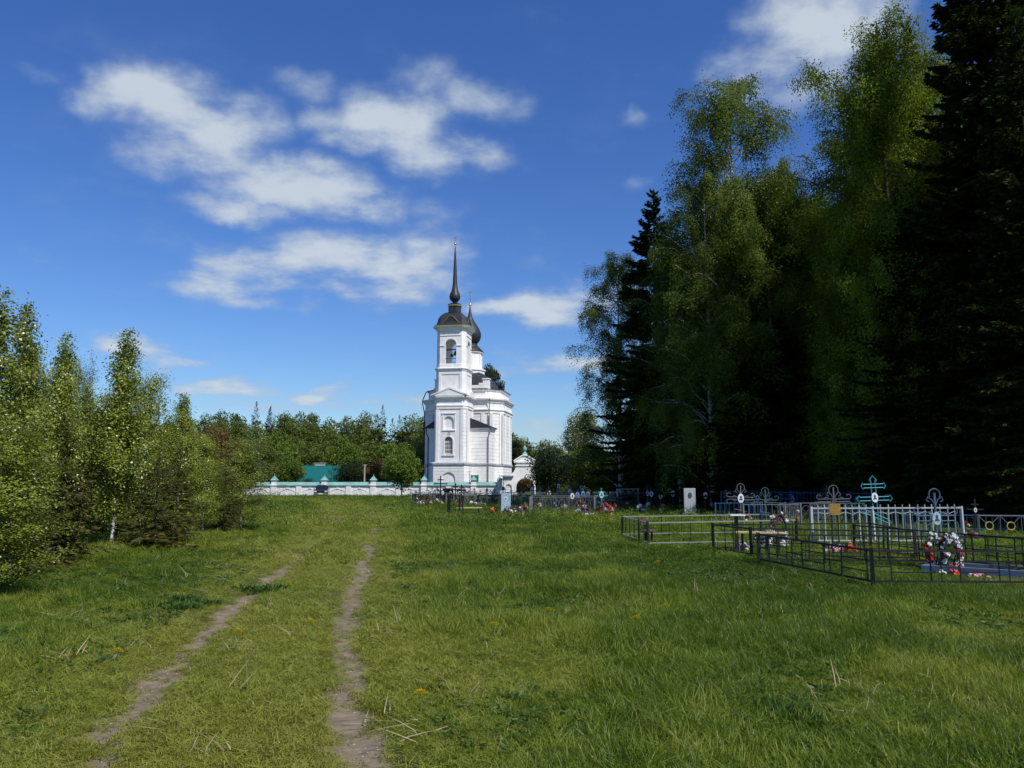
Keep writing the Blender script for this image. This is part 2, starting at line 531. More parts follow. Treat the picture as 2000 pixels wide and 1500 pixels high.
bbark = birch_bark()
twigm = mat('brown_twig_bark', (.075, .055, .04), .85, .3, 14)
m_bleaf = leaf_mat('birch_leaf_young', (.075, .110, .008), (.30, .34, .035), .27, .34, .55)
m_bigbirch = leaf_mat('birch_leaf_tall', (.055, .088, .009), (.155, .205, .022), .35, .6, .12)
m_spruce = leaf_mat('spruce_needle', (.016, .028, .008), (.045, .060, .015), .12, .85, .05)
m_youngspruce = leaf_mat('young_spruce_needle', (.055, .060, .012), (.12, .115, .022), .2, .55, .25)
m_linden = leaf_mat('linden_leaf', (.075, .115, .008), (.225, .275, .018), .36, .6, .12)
m_darkbush = leaf_mat('dark_shrub_leaf', (.012, .024, .008), (.03, .048, .014), .2, .5, .25)
m_far1 = leaf_mat('far_mid_green_leaf', (.060, .090, .018), (.160, .190, .035), .25, .6, .2)
m_far2 = leaf_mat('far_bright_green_leaf', (.075, .120, .016), (.15, .21, .03), .3, .6, .2)
m_far3 = leaf_mat('far_reddish_leaf', (.10, .060, .025), (.19, .12, .04), .25, .6, .2)
m_pale = leaf_mat('pale_willow_leaf', (.11, .13, .045), (.22, .24, .10), .25, .5, .3)
m_pine = leaf_mat('pine_needle', (.022, .034, .016), (.06, .075, .03), .1, .6, .2)


# ------------------------------------------------------------------ ground
def ground():
    xs = np.concatenate([-np.geomspace(900, 11, 46), np.arange(-10.5, 10.5, .11), np.geomspace(11, 900, 46)])
    ys = np.concatenate([[-60, -40, -25, -14, -8, -4, -1, 1], np.arange(2, 14, .11), np.geomspace(14.2, 48, 110), np.geomspace(50, 1500, 60)])
    X, Y = np.meshgrid(xs, ys)
    Z = gh(X, Y)
    V = np.stack([X.ravel(), Y.ravel(), Z.ravel()], 1)
    nx, ny = len(xs), len(ys)
    i, j = np.meshgrid(np.arange(nx - 1), np.arange(ny - 1))
    a = (j * nx + i).ravel()
    Q = np.stack([a, a + 1, a + 1 + nx, a + nx], 1)
    m = bpy.data.materials.new('meadow_ground'); m.use_nodes = True
    t = m.node_tree; b = t.nodes['Principled BSDF']; b.inputs['Roughness'].default_value = .95; b.inputs['Specular IOR Level'].default_value = .15
    nn = t.nodes.new; lk = t.links.new
    tcn = nn('ShaderNodeTexCoord')
    at = nn('ShaderNodeAttribute'); at.attribute_name = 'dirt'
    at2 = nn('ShaderNodeAttribute'); at2.attribute_name = 'dry'
    n1_ = nn('ShaderNodeTexNoise'); n1_.inputs['Scale'].default_value = 9; n1_.inputs['Detail'].default_value = 8; n1_.inputs['Roughness'].default_value = .65; lk(tcn.outputs['Object'], n1_.inputs['Vector'])
    n2_ = nn('ShaderNodeTexNoise'); n2_.inputs['Scale'].default_value = 1.1; n2_.inputs['Detail'].default_value = 6; lk(tcn.outputs['Object'], n2_.inputs['Vector'])
    g = nn('ShaderNodeMix'); g.data_type = 'RGBA'; g.inputs['A'].default_value = (.030, .045, .010, 1); g.inputs['B'].default_value = (.075, .090, .022, 1)
    lk(n2_.outputs['Fac'], g.inputs['Factor'])
    g2 = nn('ShaderNodeMix'); g2.data_type = 'RGBA'; lk(g.outputs['Result'], g2.inputs['A']); g2.inputs['B'].default_value = (.125, .105, .045, 1); lk(at2.outputs['Fac'], g2.inputs['Factor'])
    dcol = nn('ShaderNodeMix'); dcol.data_type = 'RGBA'; dcol.inputs['A'].default_value = (.130, .098, .064, 1); dcol.inputs['B'].default_value = (.265, .215, .15, 1)
    rr = nn('ShaderNodeMapRange'); lk(n1_.outputs['Fac'], rr.inputs['Value']); rr.inputs['From Min'].default_value = .3; rr.inputs['From Max'].default_value = .7; lk(rr.outputs[0], dcol.inputs['Factor'])
    ad = nn('ShaderNodeMath'); ad.operation = 'ADD'; lk(at.outputs['Fac'], ad.inputs[0])
    mm = nn('ShaderNodeMath'); mm.operation = 'MULTIPLY_ADD'; lk(n1_.outputs['Fac'], mm.inputs[0]); mm.inputs[1].default_value = .9; mm.inputs[2].default_value = -.45; lk(mm.outputs[0], ad.inputs[1])
    ms_ = nn('ShaderNodeMapRange'); ms_.interpolation_type = 'SMOOTHSTEP'; lk(ad.outputs[0], ms_.inputs['Value']); ms_.inputs['From Min'].default_value = .12; ms_.inputs['From Max'].default_value = .72
    fin = nn('ShaderNodeMix'); fin.data_type = 'RGBA'; lk(ms_.outputs[0], fin.inputs['Factor']); lk(g2.outputs['Result'], fin.inputs['A']); lk(dcol.outputs['Result'], fin.inputs['B'])
    lk(fin.outputs['Result'], b.inputs['Base Color'])
    bn = nn('ShaderNodeBump'); bn.inputs['Strength'].default_value = .7; bn.inputs['Distance'].default_value = .03; lk(n1_.outputs['Fac'], bn.inputs['Height']); lk(bn.outputs[0], b.inputs['Normal'])
    me = np_mesh('ground', V, Q, m, True)
    at_ = me.attributes.new('dirt', 'FLOAT', 'POINT'); at_.data.foreach_set('value', rut_mask(X, Y).ravel().astype(np.float32))
    s = np.abs(track_dist(X, Y))
    dry = (1 - sst(.9, 2.4, s)) * .55 * (1 - sst(50, 80, Y)) + sst(.58, .8, vnoise(X / 2.1, Y / 2.1, 21)) * .5
    at_ = me.attributes.new('dry', 'FLOAT', 'POINT'); at_.data.foreach_set('value', np.clip(dry, 0, 1).ravel().astype(np.float32))
    o = link_mesh('ground', me)
    setp(o, 'grassy meadow ground with two worn dirt wheel ruts curving to the church', kind='structure')


ground()

# ------------------------------------------------------------------ trees: meshes


def tubes_np(paths, sides=6):
    """paths: list of (pts Nx3, radii N)"""
    Vs, Qs = [], []
    base = 0
    for pts, rad in paths:
        pts = np.asarray(pts, float); n = len(pts)
        t = np.gradient(pts, axis=0); t /= (np.linalg.norm(t, axis=1, keepdims=True) + 1e-9)
        ref = np.where(np.abs(t[:, 2:3]) > .8, np.array([[1., 0, 0]]), np.array([[0, 0, 1.]]))
        u = np.cross(t, ref); u /= (np.linalg.norm(u, axis=1, keepdims=True) + 1e-9)
        w = np.cross(t, u)
        a = np.arange(sides) * 2 * np.pi / sides
        ring = pts[:, None, :] + (u[:, None, :] * np.cos(a)[None, :, None] + w[:, None, :] * np.sin(a)[None, :, None]) * np.asarray(rad)[:, None, None]
        Vs.append(ring.reshape(-1, 3))
        i, k = np.meshgrid(np.arange(n - 1), np.arange(sides), indexing='ij')
        a0 = base + i * sides + k; b0 = base + i * sides + (k + 1) % sides
        Qs.append(np.stack([a0, b0, b0 + sides, a0 + sides], -1).reshape(-1, 4))
        base += n * sides
    return np.concatenate(Vs), np.concatenate(Qs)


def leaves_np(C, D, size, wr, rng, NR=None):
    """rhombic leaf at each centre C pointing along D"""
    D = D / (np.linalg.norm(D, axis=1, keepdims=True) + 1e-9)
    r = rng.normal(size=C.shape)
    if NR is not None: r = np.cross(D, NR + r * .38) if False else (NR + r * .38)
    s = np.cross(D, r); s /= (np.linalg.norm(s, axis=1, keepdims=True) + 1e-9)
    L_ = size[:, None]
    V = np.stack([C, C + D * L_ * .45 + s * L_ * wr, C + D * L_, C + D * L_ * .45 - s * L_ * wr], 1).reshape(-1, 3)
    Q = np.arange(len(C) * 4).reshape(-1, 4)
    return V, Q


def birch(seed, H, RR, cb, nl, nleaf, lsize, tr=.012, droop=.5, lean=.02, up=.9, sig=.06, hang=.0, topw=1.0, lmat=None, bmat=None, mid=.35, tub=4, cone=False, brown=1):
    """deciduous tree: returns (trunk mesh, crown mesh). cb: crown base as share of the height"""
    rng = np.random.default_rng(seed)
    n = 14
    z = np.linspace(0, H, n)
    wx = np.cumsum(rng.normal(0, lean * H / n, n)); wy = np.cumsum(rng.normal(0, lean * H / n, n))
    wx -= wx[0]; wy -= wy[0]
    tp = np.stack([wx, wy, z], 1)
    paths = [(tp, np.maximum(H * tr * (1 - z / H) ** .9, H * .0008))]
    twigs = []
    for i in range(nl):
        t = (i + rng.random()) / nl
        h = H * (cb + (1 - cb) * t * .97)
        p0 = np.array([np.interp(h, z, tp[:, k]) for k in range(3)])
        az_ = i * 2.4 + rng.normal(0, .5)
        prof = math.sqrt(max(.04, 1 - ((t - mid) / (1.06 - mid if t > mid else mid + .45)) ** 2))
        if cone: prof = max(.10, min(1, (t + .12) / .3)) * max(.05, (1 - t)) ** .75 * 1.15
        lobe = 1 + .17 * math.sin(az_ * 2 + t * 7 + seed) + .12 * math.sin(az_ * 3 - t * 17 + seed * 2)
        Ll = RR * prof * lobe * rng.uniform(.7, 1.15) * (1.25 if up > .8 else 1.1)
        d = np.array([math.cos(az_), math.sin(az_), up * rng.uniform(.7, 1.3) + .5 * t])
        d /= np.linalg.norm(d)
        pts = [p0]
        m = 7
        for k in range(1, m):
            d2 = d + np.array([0, 0, -droop * (k / m) ** 1.5 * 1.6]) + rng.normal(0, .12, 3)
            d2 /= np.linalg.norm(d2)
            pts.append(pts[-1] + d2 * Ll / (m - 1) * 1.15)
        pts = np.array(pts)
        paths.append((pts, np.linspace(1, .15, m) * H * tr * .32 * (1 - t * .75)))
        twigs.append((pts, Ll, 1.0))
        for q in range(7):
            u = rng.uniform(.25, 1.0)
            k0 = u * (m - 1); a = int(min(k0, m - 2)); b0 = pts[a] + (pts[a + 1] - pts[a]) * (k0 - a)
            dd = rng.normal(0, 1, 3); dd[2] = abs(dd[2]) * .4 - hang
            dd = dd / np.linalg.norm(dd) + (pts[-1] - pts[0]) / (np.linalg.norm(pts[-1] - pts[0]) + 1e-9) * .8
            dd /= np.linalg.norm(dd)
            l2 = Ll * rng.uniform(.25, .5) * (1.15 - u * .4) + RR * .05
            tw = [b0]
            for k in range(1, 4):
                e = dd + np.array([0, 0, -(droop + hang) * k * .35]); e /= np.linalg.norm(e)
                tw.append(tw[-1] + e * l2 / 3)
            tw = np.array(tw)
            paths.append((tw, np.linspace(1, .3, 4) * H * tr * .07 + .002))
            twigs.append((tw, l2, .6))
    V, Q = tubes_np(paths, tub)
    tm = np_mesh('trunk', V, Q, bmat or bbark, True)
    tm.materials.append(twigm)
    mi = np.zeros(len(Q), np.int32); o_ = 0
    for k_, (p_, r_) in enumerate(paths):
        c_ = (len(p_) - 1) * tub
        if k_ and (brown == 2 or len(p_) == 4): mi[o_:o_ + c_] = 1
        o_ += c_
    tm.polygons.foreach_set('material_index', mi)
    w = np.array([tw[1] ** 1.1 * tw[2] for tw in twigs]); w /= w.sum()
    cnt = rng.multinomial(nleaf, w)
    Cs, Ds, Ns = [], [], []
    for (pts, l, wt), c in zip(twigs, cnt):
        if c == 0: continue
        u = rng.uniform(.3, 1.08, c) * (len(pts) - 1)
        a = np.clip(u.astype(int), 0, len(pts) - 2)
        p = pts[a] + (pts[a + 1] - pts[a]) * (u - a)[:, None]
        s_ = RR * sig
        p = p + rng.normal(0, 1, (c, 3)) * s_
        if hang > 0:
            p[:, 2] -= rng.exponential(hang * RR * .16, c)
        Cs.append(p)
        dd = rng.normal(0, 1, (c, 3)); dd[:, 2] -= .5 + hang
        Ds.append(dd)
        out = pts[-1] - np.array([pts[-1][0] * .0, pts[-1][1] * .0, pts[-1][2]]); out = out / (np.linalg.norm(out) + 1e-6)
        nr_ = out * .8 + np.array([0, 0, .7]) + rng.normal(0, .45, 3)
        Ns.append(np.repeat(nr_[None, :] / np.linalg.norm(nr_), c, 0))
    C, D, NR = np.concatenate(Cs), np.concatenate(Ds), np.concatenate(Ns)
    C[:, 2] = np.maximum(C[:, 2], .05)
    D = D - NR * (np.sum(D * NR, 1, keepdims=True)) * .85
    V, Q = leaves_np(C, D, lsize * rng.uniform(.65, 1.25, len(C)), .36, rng, NR)
    return tm, np_mesh('crown', V, Q, lmat or m_bigbirch)


def spruce(seed, H, RR, nw, nb, ns, lmat=None, fine=1.0, cb=.03, wr=.16, pw=.85, gap=.0, cap=9.0):
    """conifer with drooping whorled boughs"""
    rng = np.random.default_rng(seed)
    z = np.linspace(0, H, 10)
    tp = np.stack([rng.normal(0, .002 * H, 10).cumsum() * .5, rng.normal(0, .002 * H, 10).cumsum() * .5, z], 1)
    tp[0, :2] = 0
    paths = [(tp, np.maximum(H * .013 * (1 - z / H), .006))]
    Cs, Ds, Ss = [], [], []
    for i in range(nw):
        t = (i + .5) / nw
        h = H * (cb + (1 - cb) * (t ** .92)) * .995
        Rl = RR * (1 - t) ** pw * (1.0 if t > .12 else .72 + t * 2.3) + RR * .03
        for b in range(nb):
            if rng.random() < gap: continue
            az_ = rng.uniform(0, 2 * np.pi)
            l = Rl * rng.uniform(.62, 1.18)
            hh = h + rng.normal(0, H * .4 / nw)
            el0 = -.35 + .95 * t + rng.normal(0, .08)
            k = 5
            rr_ = np.linspace(0, 1, k)
            dz = math.tan(el0) * rr_ * l - .22 * l * (rr_ ** 1.3) + .20 * l * rr_ ** 3.2
            px = np.interp(hh, z, tp[:, 0]) + np.cos(az_) * rr_ * l
            py = np.interp(hh, z, tp[:, 1]) + np.sin(az_) * rr_ * l
            pts = np.stack([px, py, hh + dz], 1)
            paths.append((pts, np.linspace(1, .25, k) * .006 * l + .002))
            m = max(4, int(ns * (l / RR) ** .8))
            u = rng.uniform(.10, 1.0, m) ** .75 * (k - 1)
            a = np.clip(u.astype(int), 0, k - 2)
            p = pts[a] + (pts[a + 1] - pts[a]) * (u - a)[:, None]
            along = np.array([math.cos(az_), math.sin(az_), 0])
            side = np.array([-math.sin(az_), math.cos(az_), 0])
            sg = rng.choice([-1, 1], m)
            mix = rng.uniform(.25, 1.1, m)
            sl_ = np.minimum(l * .34, cap) * (1.05 - u / (k - 1) * .62) * rng.uniform(.6, 1.2, m) * fine + .03 * RR
            d = along[None, :] * .75 + side[None, :] * (sg * mix)[:, None] + np.stack([np.zeros(m), np.zeros(m), rng.uniform(-.55, .12, m)], 1)
            Cs.append(p); Ds.append(d); Ss.append(sl_)
    # leader
    m = 10
    Cs.append(np.stack([np.full(m, tp[-1, 0]), np.full(m, tp[-1, 1]), np.linspace(H * .94, H * .995, m)], 1))
    Ds.append(np.stack([rng.normal(0, .5, m), rng.normal(0, .5, m), np.full(m, .9)], 1)); Ss.append(np.full(m, H * .02 + RR * .04))
    C, D, Sz = np.concatenate(Cs), np.concatenate(Ds), np.concatenate(Ss)
    V, Q = leaves_np(C, D, Sz, wr, rng)
    V2, Q2 = leaves_np(C, D + rng.normal(0, .25, D.shape), Sz * .9, wr, rng)
    V = np.concatenate([V, V2]); Q = np.concatenate([Q, Q2 + len(Q) * 4])
    tv, tq = tubes_np(paths, 4)
    return np_mesh('trunk', tv, tq, bark, True), np_mesh('crown', V, Q, lmat or m_spruce)


def blob_tree(seed, H, RR, cb, nclump, nleaf, lsize, lmat, bmat=None, flat=1.0, csize=.33):
    """distant broadleaf or pine: clumps of leaf faces on the crown's volume, with limbs"""
    rng = np.random.default_rng(seed)
    z = np.linspace(0, H * .93, 8)
    tp = np.stack([rng.normal(0, .01 * H, 8).cumsum() * .5, rng.normal(0, .01 * H, 8).cumsum() * .5, z], 1); tp[0, :2] = 0
    paths = [(tp, np.maximum(H * .014 * (1 - z / H), .02))]
    hc = (H - H * cb) / 2
    Cs, Ds = [], []
    per = nleaf // nclump
    for i in range(nclump):
        v = rng.normal(0, 1, 3); v /= np.linalg.norm(v); v *= rng.uniform(.35, .92)
        fac = 1 - .35 * max(v[2], 0) - .1 * max(-v[2], 0)
        c = np.array([v[0] * RR * fac, v[1] * RR * fac, H * cb + hc + v[2] * hc * .92])
        hb = max(.3, min(H * .85, c[2] - RR * .5))
        b0 = np.array([np.interp(hb, z, tp[:, 0]), np.interp(hb, z, tp[:, 1]), hb])
        paths.append((np.stack([b0, (b0 + c) / 2 + [0, 0, -.05 * RR], c]), np.array([1, .6, .2]) * H * .004))
        q = rng.normal(0, 1, (per, 3)); q /= np.linalg.norm(q, axis=1, keepdims=True)
        rad = RR * csize * rng.uniform(.7, 1.25)
        q *= rad * rng.uniform(.55, 1.1, (per, 1)); q[:, 2] *= .75 * flat
        Cs.append(c + q); dd = q / rad + rng.normal(0, .7, (per, 3)); Ds.append(dd)
    C, D = np.concatenate(Cs), np.concatenate(Ds)
    V, Q = leaves_np(C, D, lsize * rng.uniform(.6, 1.3, len(C)), .38, rng)
    tv, tq = tubes_np(paths, 4)
    return np_mesh('trunk', tv, tq, bmat or bark, True), np_mesh('crown', V, Q, lmat)


def tree(name, pair, label, cat, x, y, s=1.0, rz=0.0, group=None, sx=1.0, z=None, tilt=0.0):
    r = empty(name, (x, y, (gz(x, y) if z is None else z) - .03), label, cat, group, rz)
    r.scale = (s * sx, s * sx, s)
    if tilt: r.rotation_euler[1] = tilt
    link_mesh('trunk', pair[0], r); link_mesh('crown', pair[1], r)
    return r


# ------------------------------------------------------------------ church


def plan_ch(w, d, c, cx=0.0, cy=0.0):
    a, b = w / 2, d / 2
    return [(cx - a + c, cy - b), (cx + a - c, cy - b), (cx + a, cy - b + c), (cx + a, cy + b - c), (cx + a - c, cy + b), (cx - a + c, cy + b), (cx - a, cy + b - c), (cx - a, cy - b + c)]


def courses(z0, z1, step=.44, dep=.035, joint=.05):
    """profile of a wall with recessed horizontal joints"""
    n = max(1, round((z1 - z0) / step)); s = (z1 - z0) / n
    pr = []
    for i in range(n):
        z = z0 + i * s
        pr += [(0, z + joint / 2 + .012), (0, z + s - joint / 2 - .012)]
        if i < n - 1:
            pr += [(-dep, z + s - joint / 2), (-dep, z + s + joint / 2)]
    return [(0, z0)] + pr[1:-1] + [(0, z1)]


def arch_outline(xc, w, z0, zs, n=12):
    """window shape: width w, sill z0, springing zs, round head; (x,z) counter clockwise"""
    r = w / 2
    pts = [(xc - r, z0), (xc + r, z0)]
    for i in range(n + 1):
        a = math.pi * i / n
        pts.append((xc + r * math.cos(a), zs + r * math.sin(a)))
    return pts


def arch_frame(mb, xc, w, z0, zs, t, y0, y1):
    """raised surround following an arch"""
    r = w / 2
    mb.box((xc - r - t / 2, (y0 + y1) / 2, (z0 + zs) / 2), (t, abs(y1 - y0), zs - z0))
    mb.box((xc + r + t / 2, (y0 + y1) / 2, (z0 + zs) / 2), (t, abs(y1 - y0), zs - z0))
    n = 12
    for i in range(n):
        a, b = math.pi * i / n, math.pi * (i + 1) / n
        q = [(xc + k * math.cos(v), zs + k * math.sin(v)) for k, v in ((r, a), (r + t, a), (r + t, b), (r, b))]
        mb.prism(q, min(y0, y1), max(y0, y1))


CHY = 112.0
church = empty('church', (GX(885, CHY), CHY, 0), 'white church with a tall bell tower, dark spire and onion dome behind the white wall', 'church', rz=R(-10))


def tower():
    P0 = plan_ch(5.3, 5.3, .5); P1 = plan_ch(4.6, 4.6, .5); P2 = plan_ch(4.3, 4.3, .5); P3 = plan_ch(4.2, 4.2, .55)
    o = MB().rings(P0, [(.12, -.5), (.12, .5), (0, .56)] + courses(.6, 4.0)).build('tower_base', white, church)
    cutm = MB().prism(arch_outline(0, 1.9, .4, 2.15), -2.9, -2.5).build('niche', white)
    cutm.matrix_world = church.matrix_world
    cutm.parent = church
    cut(o, [cutm])
    MB().rings(P0, [(.02, 4.002), (.12, 4.06), (.16, 4.2), (.16, 4.34), (-.25, 4.5)]).build('ledge', greyband, church)
    # main storey
    o = MB().rings(P1, [(0, 4.3), (0, 11.7)]).build('tower_wall', white, church)
    cs = []
    c1 = MB().prism(arch_outline(-.12, 1.15, 5.5, 7.35), -2.5, -1.95).build('w', white); c1.parent = church; cs.append(c1)
    c2 = MB().prism(arch_outline(-.12, 1.35, 9.0, 10.05), -2.5, -2.12).build('w', white); c2.parent = church; cs.append(c2)
    cut(o, cs)
    m = MB(); arch_frame(m, -.12, 1.15, 5.5, 7.35, .16, -2.36, -2.3)
    m.box((-.12, -2.36, 5.38), (1.75, .16, .12)); m.build('window_surround', white, church)
    m = MB(); m.box((-.97, -2.33, 9.95), (.1, .07, 2.3)).box((.73, -2.33, 9.95), (.1, .07, 2.3)).box((-.12, -2.35, 11.12), (2.0, .12, .12)).box((-.12, -2.35, 8.78), (1.9, .12, .1))
    m.build('niche_surround', white, church)
    for x in (-1.72, 1.72):   # corner pilasters
        MB().box((x, -2.34, 8.0), (.42, .10, 7.3)).build('pilaster', white, church)
    for y in (-1.7, 1.7):
        MB().box((2.34, y, 8.0), (.10, .40, 7.3)).build('pilaster', white, church)
    m = MB()
    for i in range(14):       # quoins on the right-hand chamfer
        z = 4.6 + i * .5
        a = Vector((2.05, -2.05)); m.box((a.x, a.y, z + .2), (.50, .10, .38), R(45))
    q = m.build('quoins', white, church); q['kind'] = 'stuff'
    m = MB(); m.prism([(-.28, 8.0), (.14, 8.0), (.14, 8.5), (-.1, 8.62), (-.28, 8.4)], -2.335, -2.305); m.build('plaster_patch', greyband, church)
    win = MB().prism(arch_outline(-.12, 1.13, 5.51, 7.35), -2.02, -1.97).build('window', glassdark, church)
    m = MB()
    for x in (-.52, -.25, .01, .28): m.box((x, -2.06, 6.5), (.05, .05, 1.95))
    for z in (5.62, 6.15, 6.68, 7.22): m.box((-.12, -2.065, z), (1.12, .045, .06 if z != 7.22 else .10))
    for a in (45, 90, 135):
        m.tube([(-.12, -2.06, 7.3), (-.12 + .54 * math.cos(R(a)), -2.06, 7.3 + .54 * math.sin(R(a)))], .03, 4)
    m.build('frame', white, win)
    # entablature with pediment
    MB().rings(P1, [(.0, 11.68), (.10, 11.75), (.10, 12.0), (.16, 12.1), (.16, 12.28), (.0, 12.36), (0, 12.95), (.12, 13.0), (.16, 13.15), (.36, 13.3), (.40, 13.48), (-.1, 13.6)]).build('cornice', white, church)
    m = MB(); m.prism([(-2.45, 13.56), (2.45, 13.56), (0, 14.55)], -2.60, -1.9); o = m.build('pediment', white, church)
    m = MB(); m.tube([(-2.6, -2.64, 13.62), (0, -2.64, 14.66), (2.6, -2.64, 13.62)], .09, 4); m.build('pediment_moulding', white, church)
    m = MB(); m.prism([(-2.2, 13.56), (2.2, 13.56), (0, 14.45)], -.3, .3)
    for v in range(len(m.v)):
        x, y, z = m.v[v]; m.v[v] = (2.3 + (y + .3) * .5, x, z)
    m.build('pediment', white, church)
    # pedestal storey with sunk panels
    o = MB().rings(P2, [(0, 13.5), (0, 17.0)]).build('pedestal_wall', white, church)
    a = MB().box((0, -2.15, 15.5), (2.6, .14, 2.1)).build('w', white); a.parent = church
    b = MB().box((2.15, 0, 15.5), (.14, 2.4, 2.1)).build('w', white); b.parent = church
    cut(o, [a, b])
    MB().rings(P2, [(.0, 16.98), (.08, 17.05), (.08, 17.2), (.22, 17.3), (.22, 17.42), (0, 17.5)]).build('pedestal_cornice', white, church)
    MB().rings(P2, [(-.06, 13.45), (.12, 13.5), (.12, 13.75), (.0, 13.85)]).build('plinth', brickred, church)
    # belfry
    o = MB().rings(P3, [(.05, 17.48), (.05, 17.95), (0, 18.0), (0, 22.6)]).build('belfry_wall', white, church)
    inner = MB().box((0, 0, 20.0), (3.2, 3.2, 3.9)).build('w', white)
    e1 = MB().prism(arch_outline(0, 1.6, 18.05, 20.7), -3, 3).build('w', white)
    e2m = MB().prism(arch_outline(0, 1.6, 18.05, 20.7), -3, 3)
    e2m.v = [(y, x, z) for x, y, z in e2m.v]; e2m.f = [f[::-1] for f in e2m.f]
    e2 = e2m.build('w', white)
    for c in (inner, e1, e2): c.parent = church
    cut(o, [inner, e1, e2])
    for s_ in (-1, 1):
        MB().box((s_ * 1.2, -2.13, 20.55), (.75, .12, .12)).build('impost', white, church)
        MB().box((2.13, s_ * 1.2, 20.55), (.12, .75, .12)).build('impost', white, church)
    m = MB(); arch_frame(m, 0, 1.6, 20.6, 20.7, .14, -2.15, -2.09); m.build('arch_moulding', white, church)
    m = MB(); m.box((0, -2.14, 22.0), (3.0, .07, .08)); m.box((2.14, 0, 22.0), (.07, 3.0, .08)); m.build('string_moulding', white, church)
    MB().rings(P3, [(.0, 22.58), (.10, 22.66), (.10, 22.8), (.25, 22.95), (.5, 23.12), (.5, 23.2), (0, 23.3)]).build('belfry_cornice', white, church)
    MB().rings(P3, [(.50, 23.2), (.56, 23.22), (.56, 23.34), (.50, 23.36)]).build('gold_trim', gold, church)
    # bells
    for (bx, bz, r) in ((.15, 20.3, .38), (-.4, 19.9, .28), (.45, 19.6, .22)):
        MB().lathe((bx, .1, bz - r * 2), [(r, 0), (r * .96, .03), (r * .68, r * .6), (r * .5, r * 1.3), (r * .2, r * 1.55), (.03, r * 1.7)], 16).build('bell', bronze, church, smooth=True)
    MB().box((0, .1, 20.35), (3.3, .14, .14)).build('bell_beam', bark, church)
    for y_ in (-1.95, 1.95): MB().tube([(-.8, y_, 18.75), (.8, y_, 18.75)], .04, 5).build('railing', blackm, church)
    # tented roof, neck, onion bulb and spire
    MB().rings(plan_ch(4.2, 4.2, .55), [(.5, 23.34), (.42, 23.5), (.12, 23.62), (.0, 24.0), (-.12, 24.5), (-.38, 24.95), (-.8, 25.3), (-1.22, 25.48)]).build('tower_roof', darkroof, church)
    for k, (fx, fy) in enumerate(((0, -1), (1, 0), (0, 1), (-1, 0))):   # curved gables
        pts = []
        for i in range(13):
            u = -1 + i / 6
            pts.append((u * 1.35, 23.7 + 1.05 * (.5 + .5 * math.cos(math.pi * u)) ** .85))
        m = MB(); m.prism([(1.35, 23.5)] + [(x, z) for x, z in pts[::-1]] + [(-1.35, 23.5)][:1], -2.12, -1.4)
        m.f[0] = m.f[0][::-1]; m.f[1] = m.f[1][::-1]
        t_ = MB(); t_.tube([(x, -2.16, z) for x, z in pts], .055, 5)
        for q in (m, t_):
            if k == 1: q.v = [(-y, x, z) for x, y, z in q.v]
            if k == 2: q.v = [(-x, -y, z) for x, y, z in q.v]
            if k == 3: q.v = [(y, -x, z) for x, y, z in q.v]
        g_ = m.build('gable', darkroof, church); t_.build('gold_trim', gold, g_)
    MB().rings(plan_ch(1.6, 1.6, .3), [(.05, 25.4), (0, 25.5), (0, 26.45)]).build('spire_neck', darkroof, church)
    MB().rings(plan_ch(1.6, 1.6, .3), [(.02, 26.44), (.12, 26.5), (.12, 26.62), (.02, 26.66)]).build('gold_trim', gold, church)
    MB().rings(plan_ch(1.6, 1.6, .3), [(.02, 26.66), (.06, 26.8), (-.2, 26.92), (-.55, 26.95)]).build('neck_cap', darkroof, church)
    pr = [(.28, 26.9), (.26, 27.05), (.5, 27.3), (.74, 27.6), (.80, 27.95), (.72, 28.3), (.54, 28.7), (.40, 29.2), (.32, 29.9), (.23, 32), (.14, 34), (.08, 35.2), (.02, 35.25)]
    MB().lathe((0, 0, 0), pr, 20).build('spire', darkroof, church, smooth=True)
    MB().lathe((0, 0, 35.7), [(.01, -.2), (.14, -.14), (.2, 0), (.14, .14), (.01, .2)], 14).build('ball', gold, church, smooth=True)
    orth_cross((0, 0, 35.1), 1.7, .05, church)


def orth_cross(b, h, w, parent):
    x, y, z = b
    m = MB(); m.box((x, y, z + h / 2), (w, w, h)); m.box((x, y, z + h * .80), (h * .34, w, w)); m.box((x, y, z + h * .91), (h * .16, w, w))
    m.tube([(x - h * .11, y, z + h * .60), (x + h * .11, y, z + h * .54)], w * .55, 4)
    m.build('cross', gold, parent)


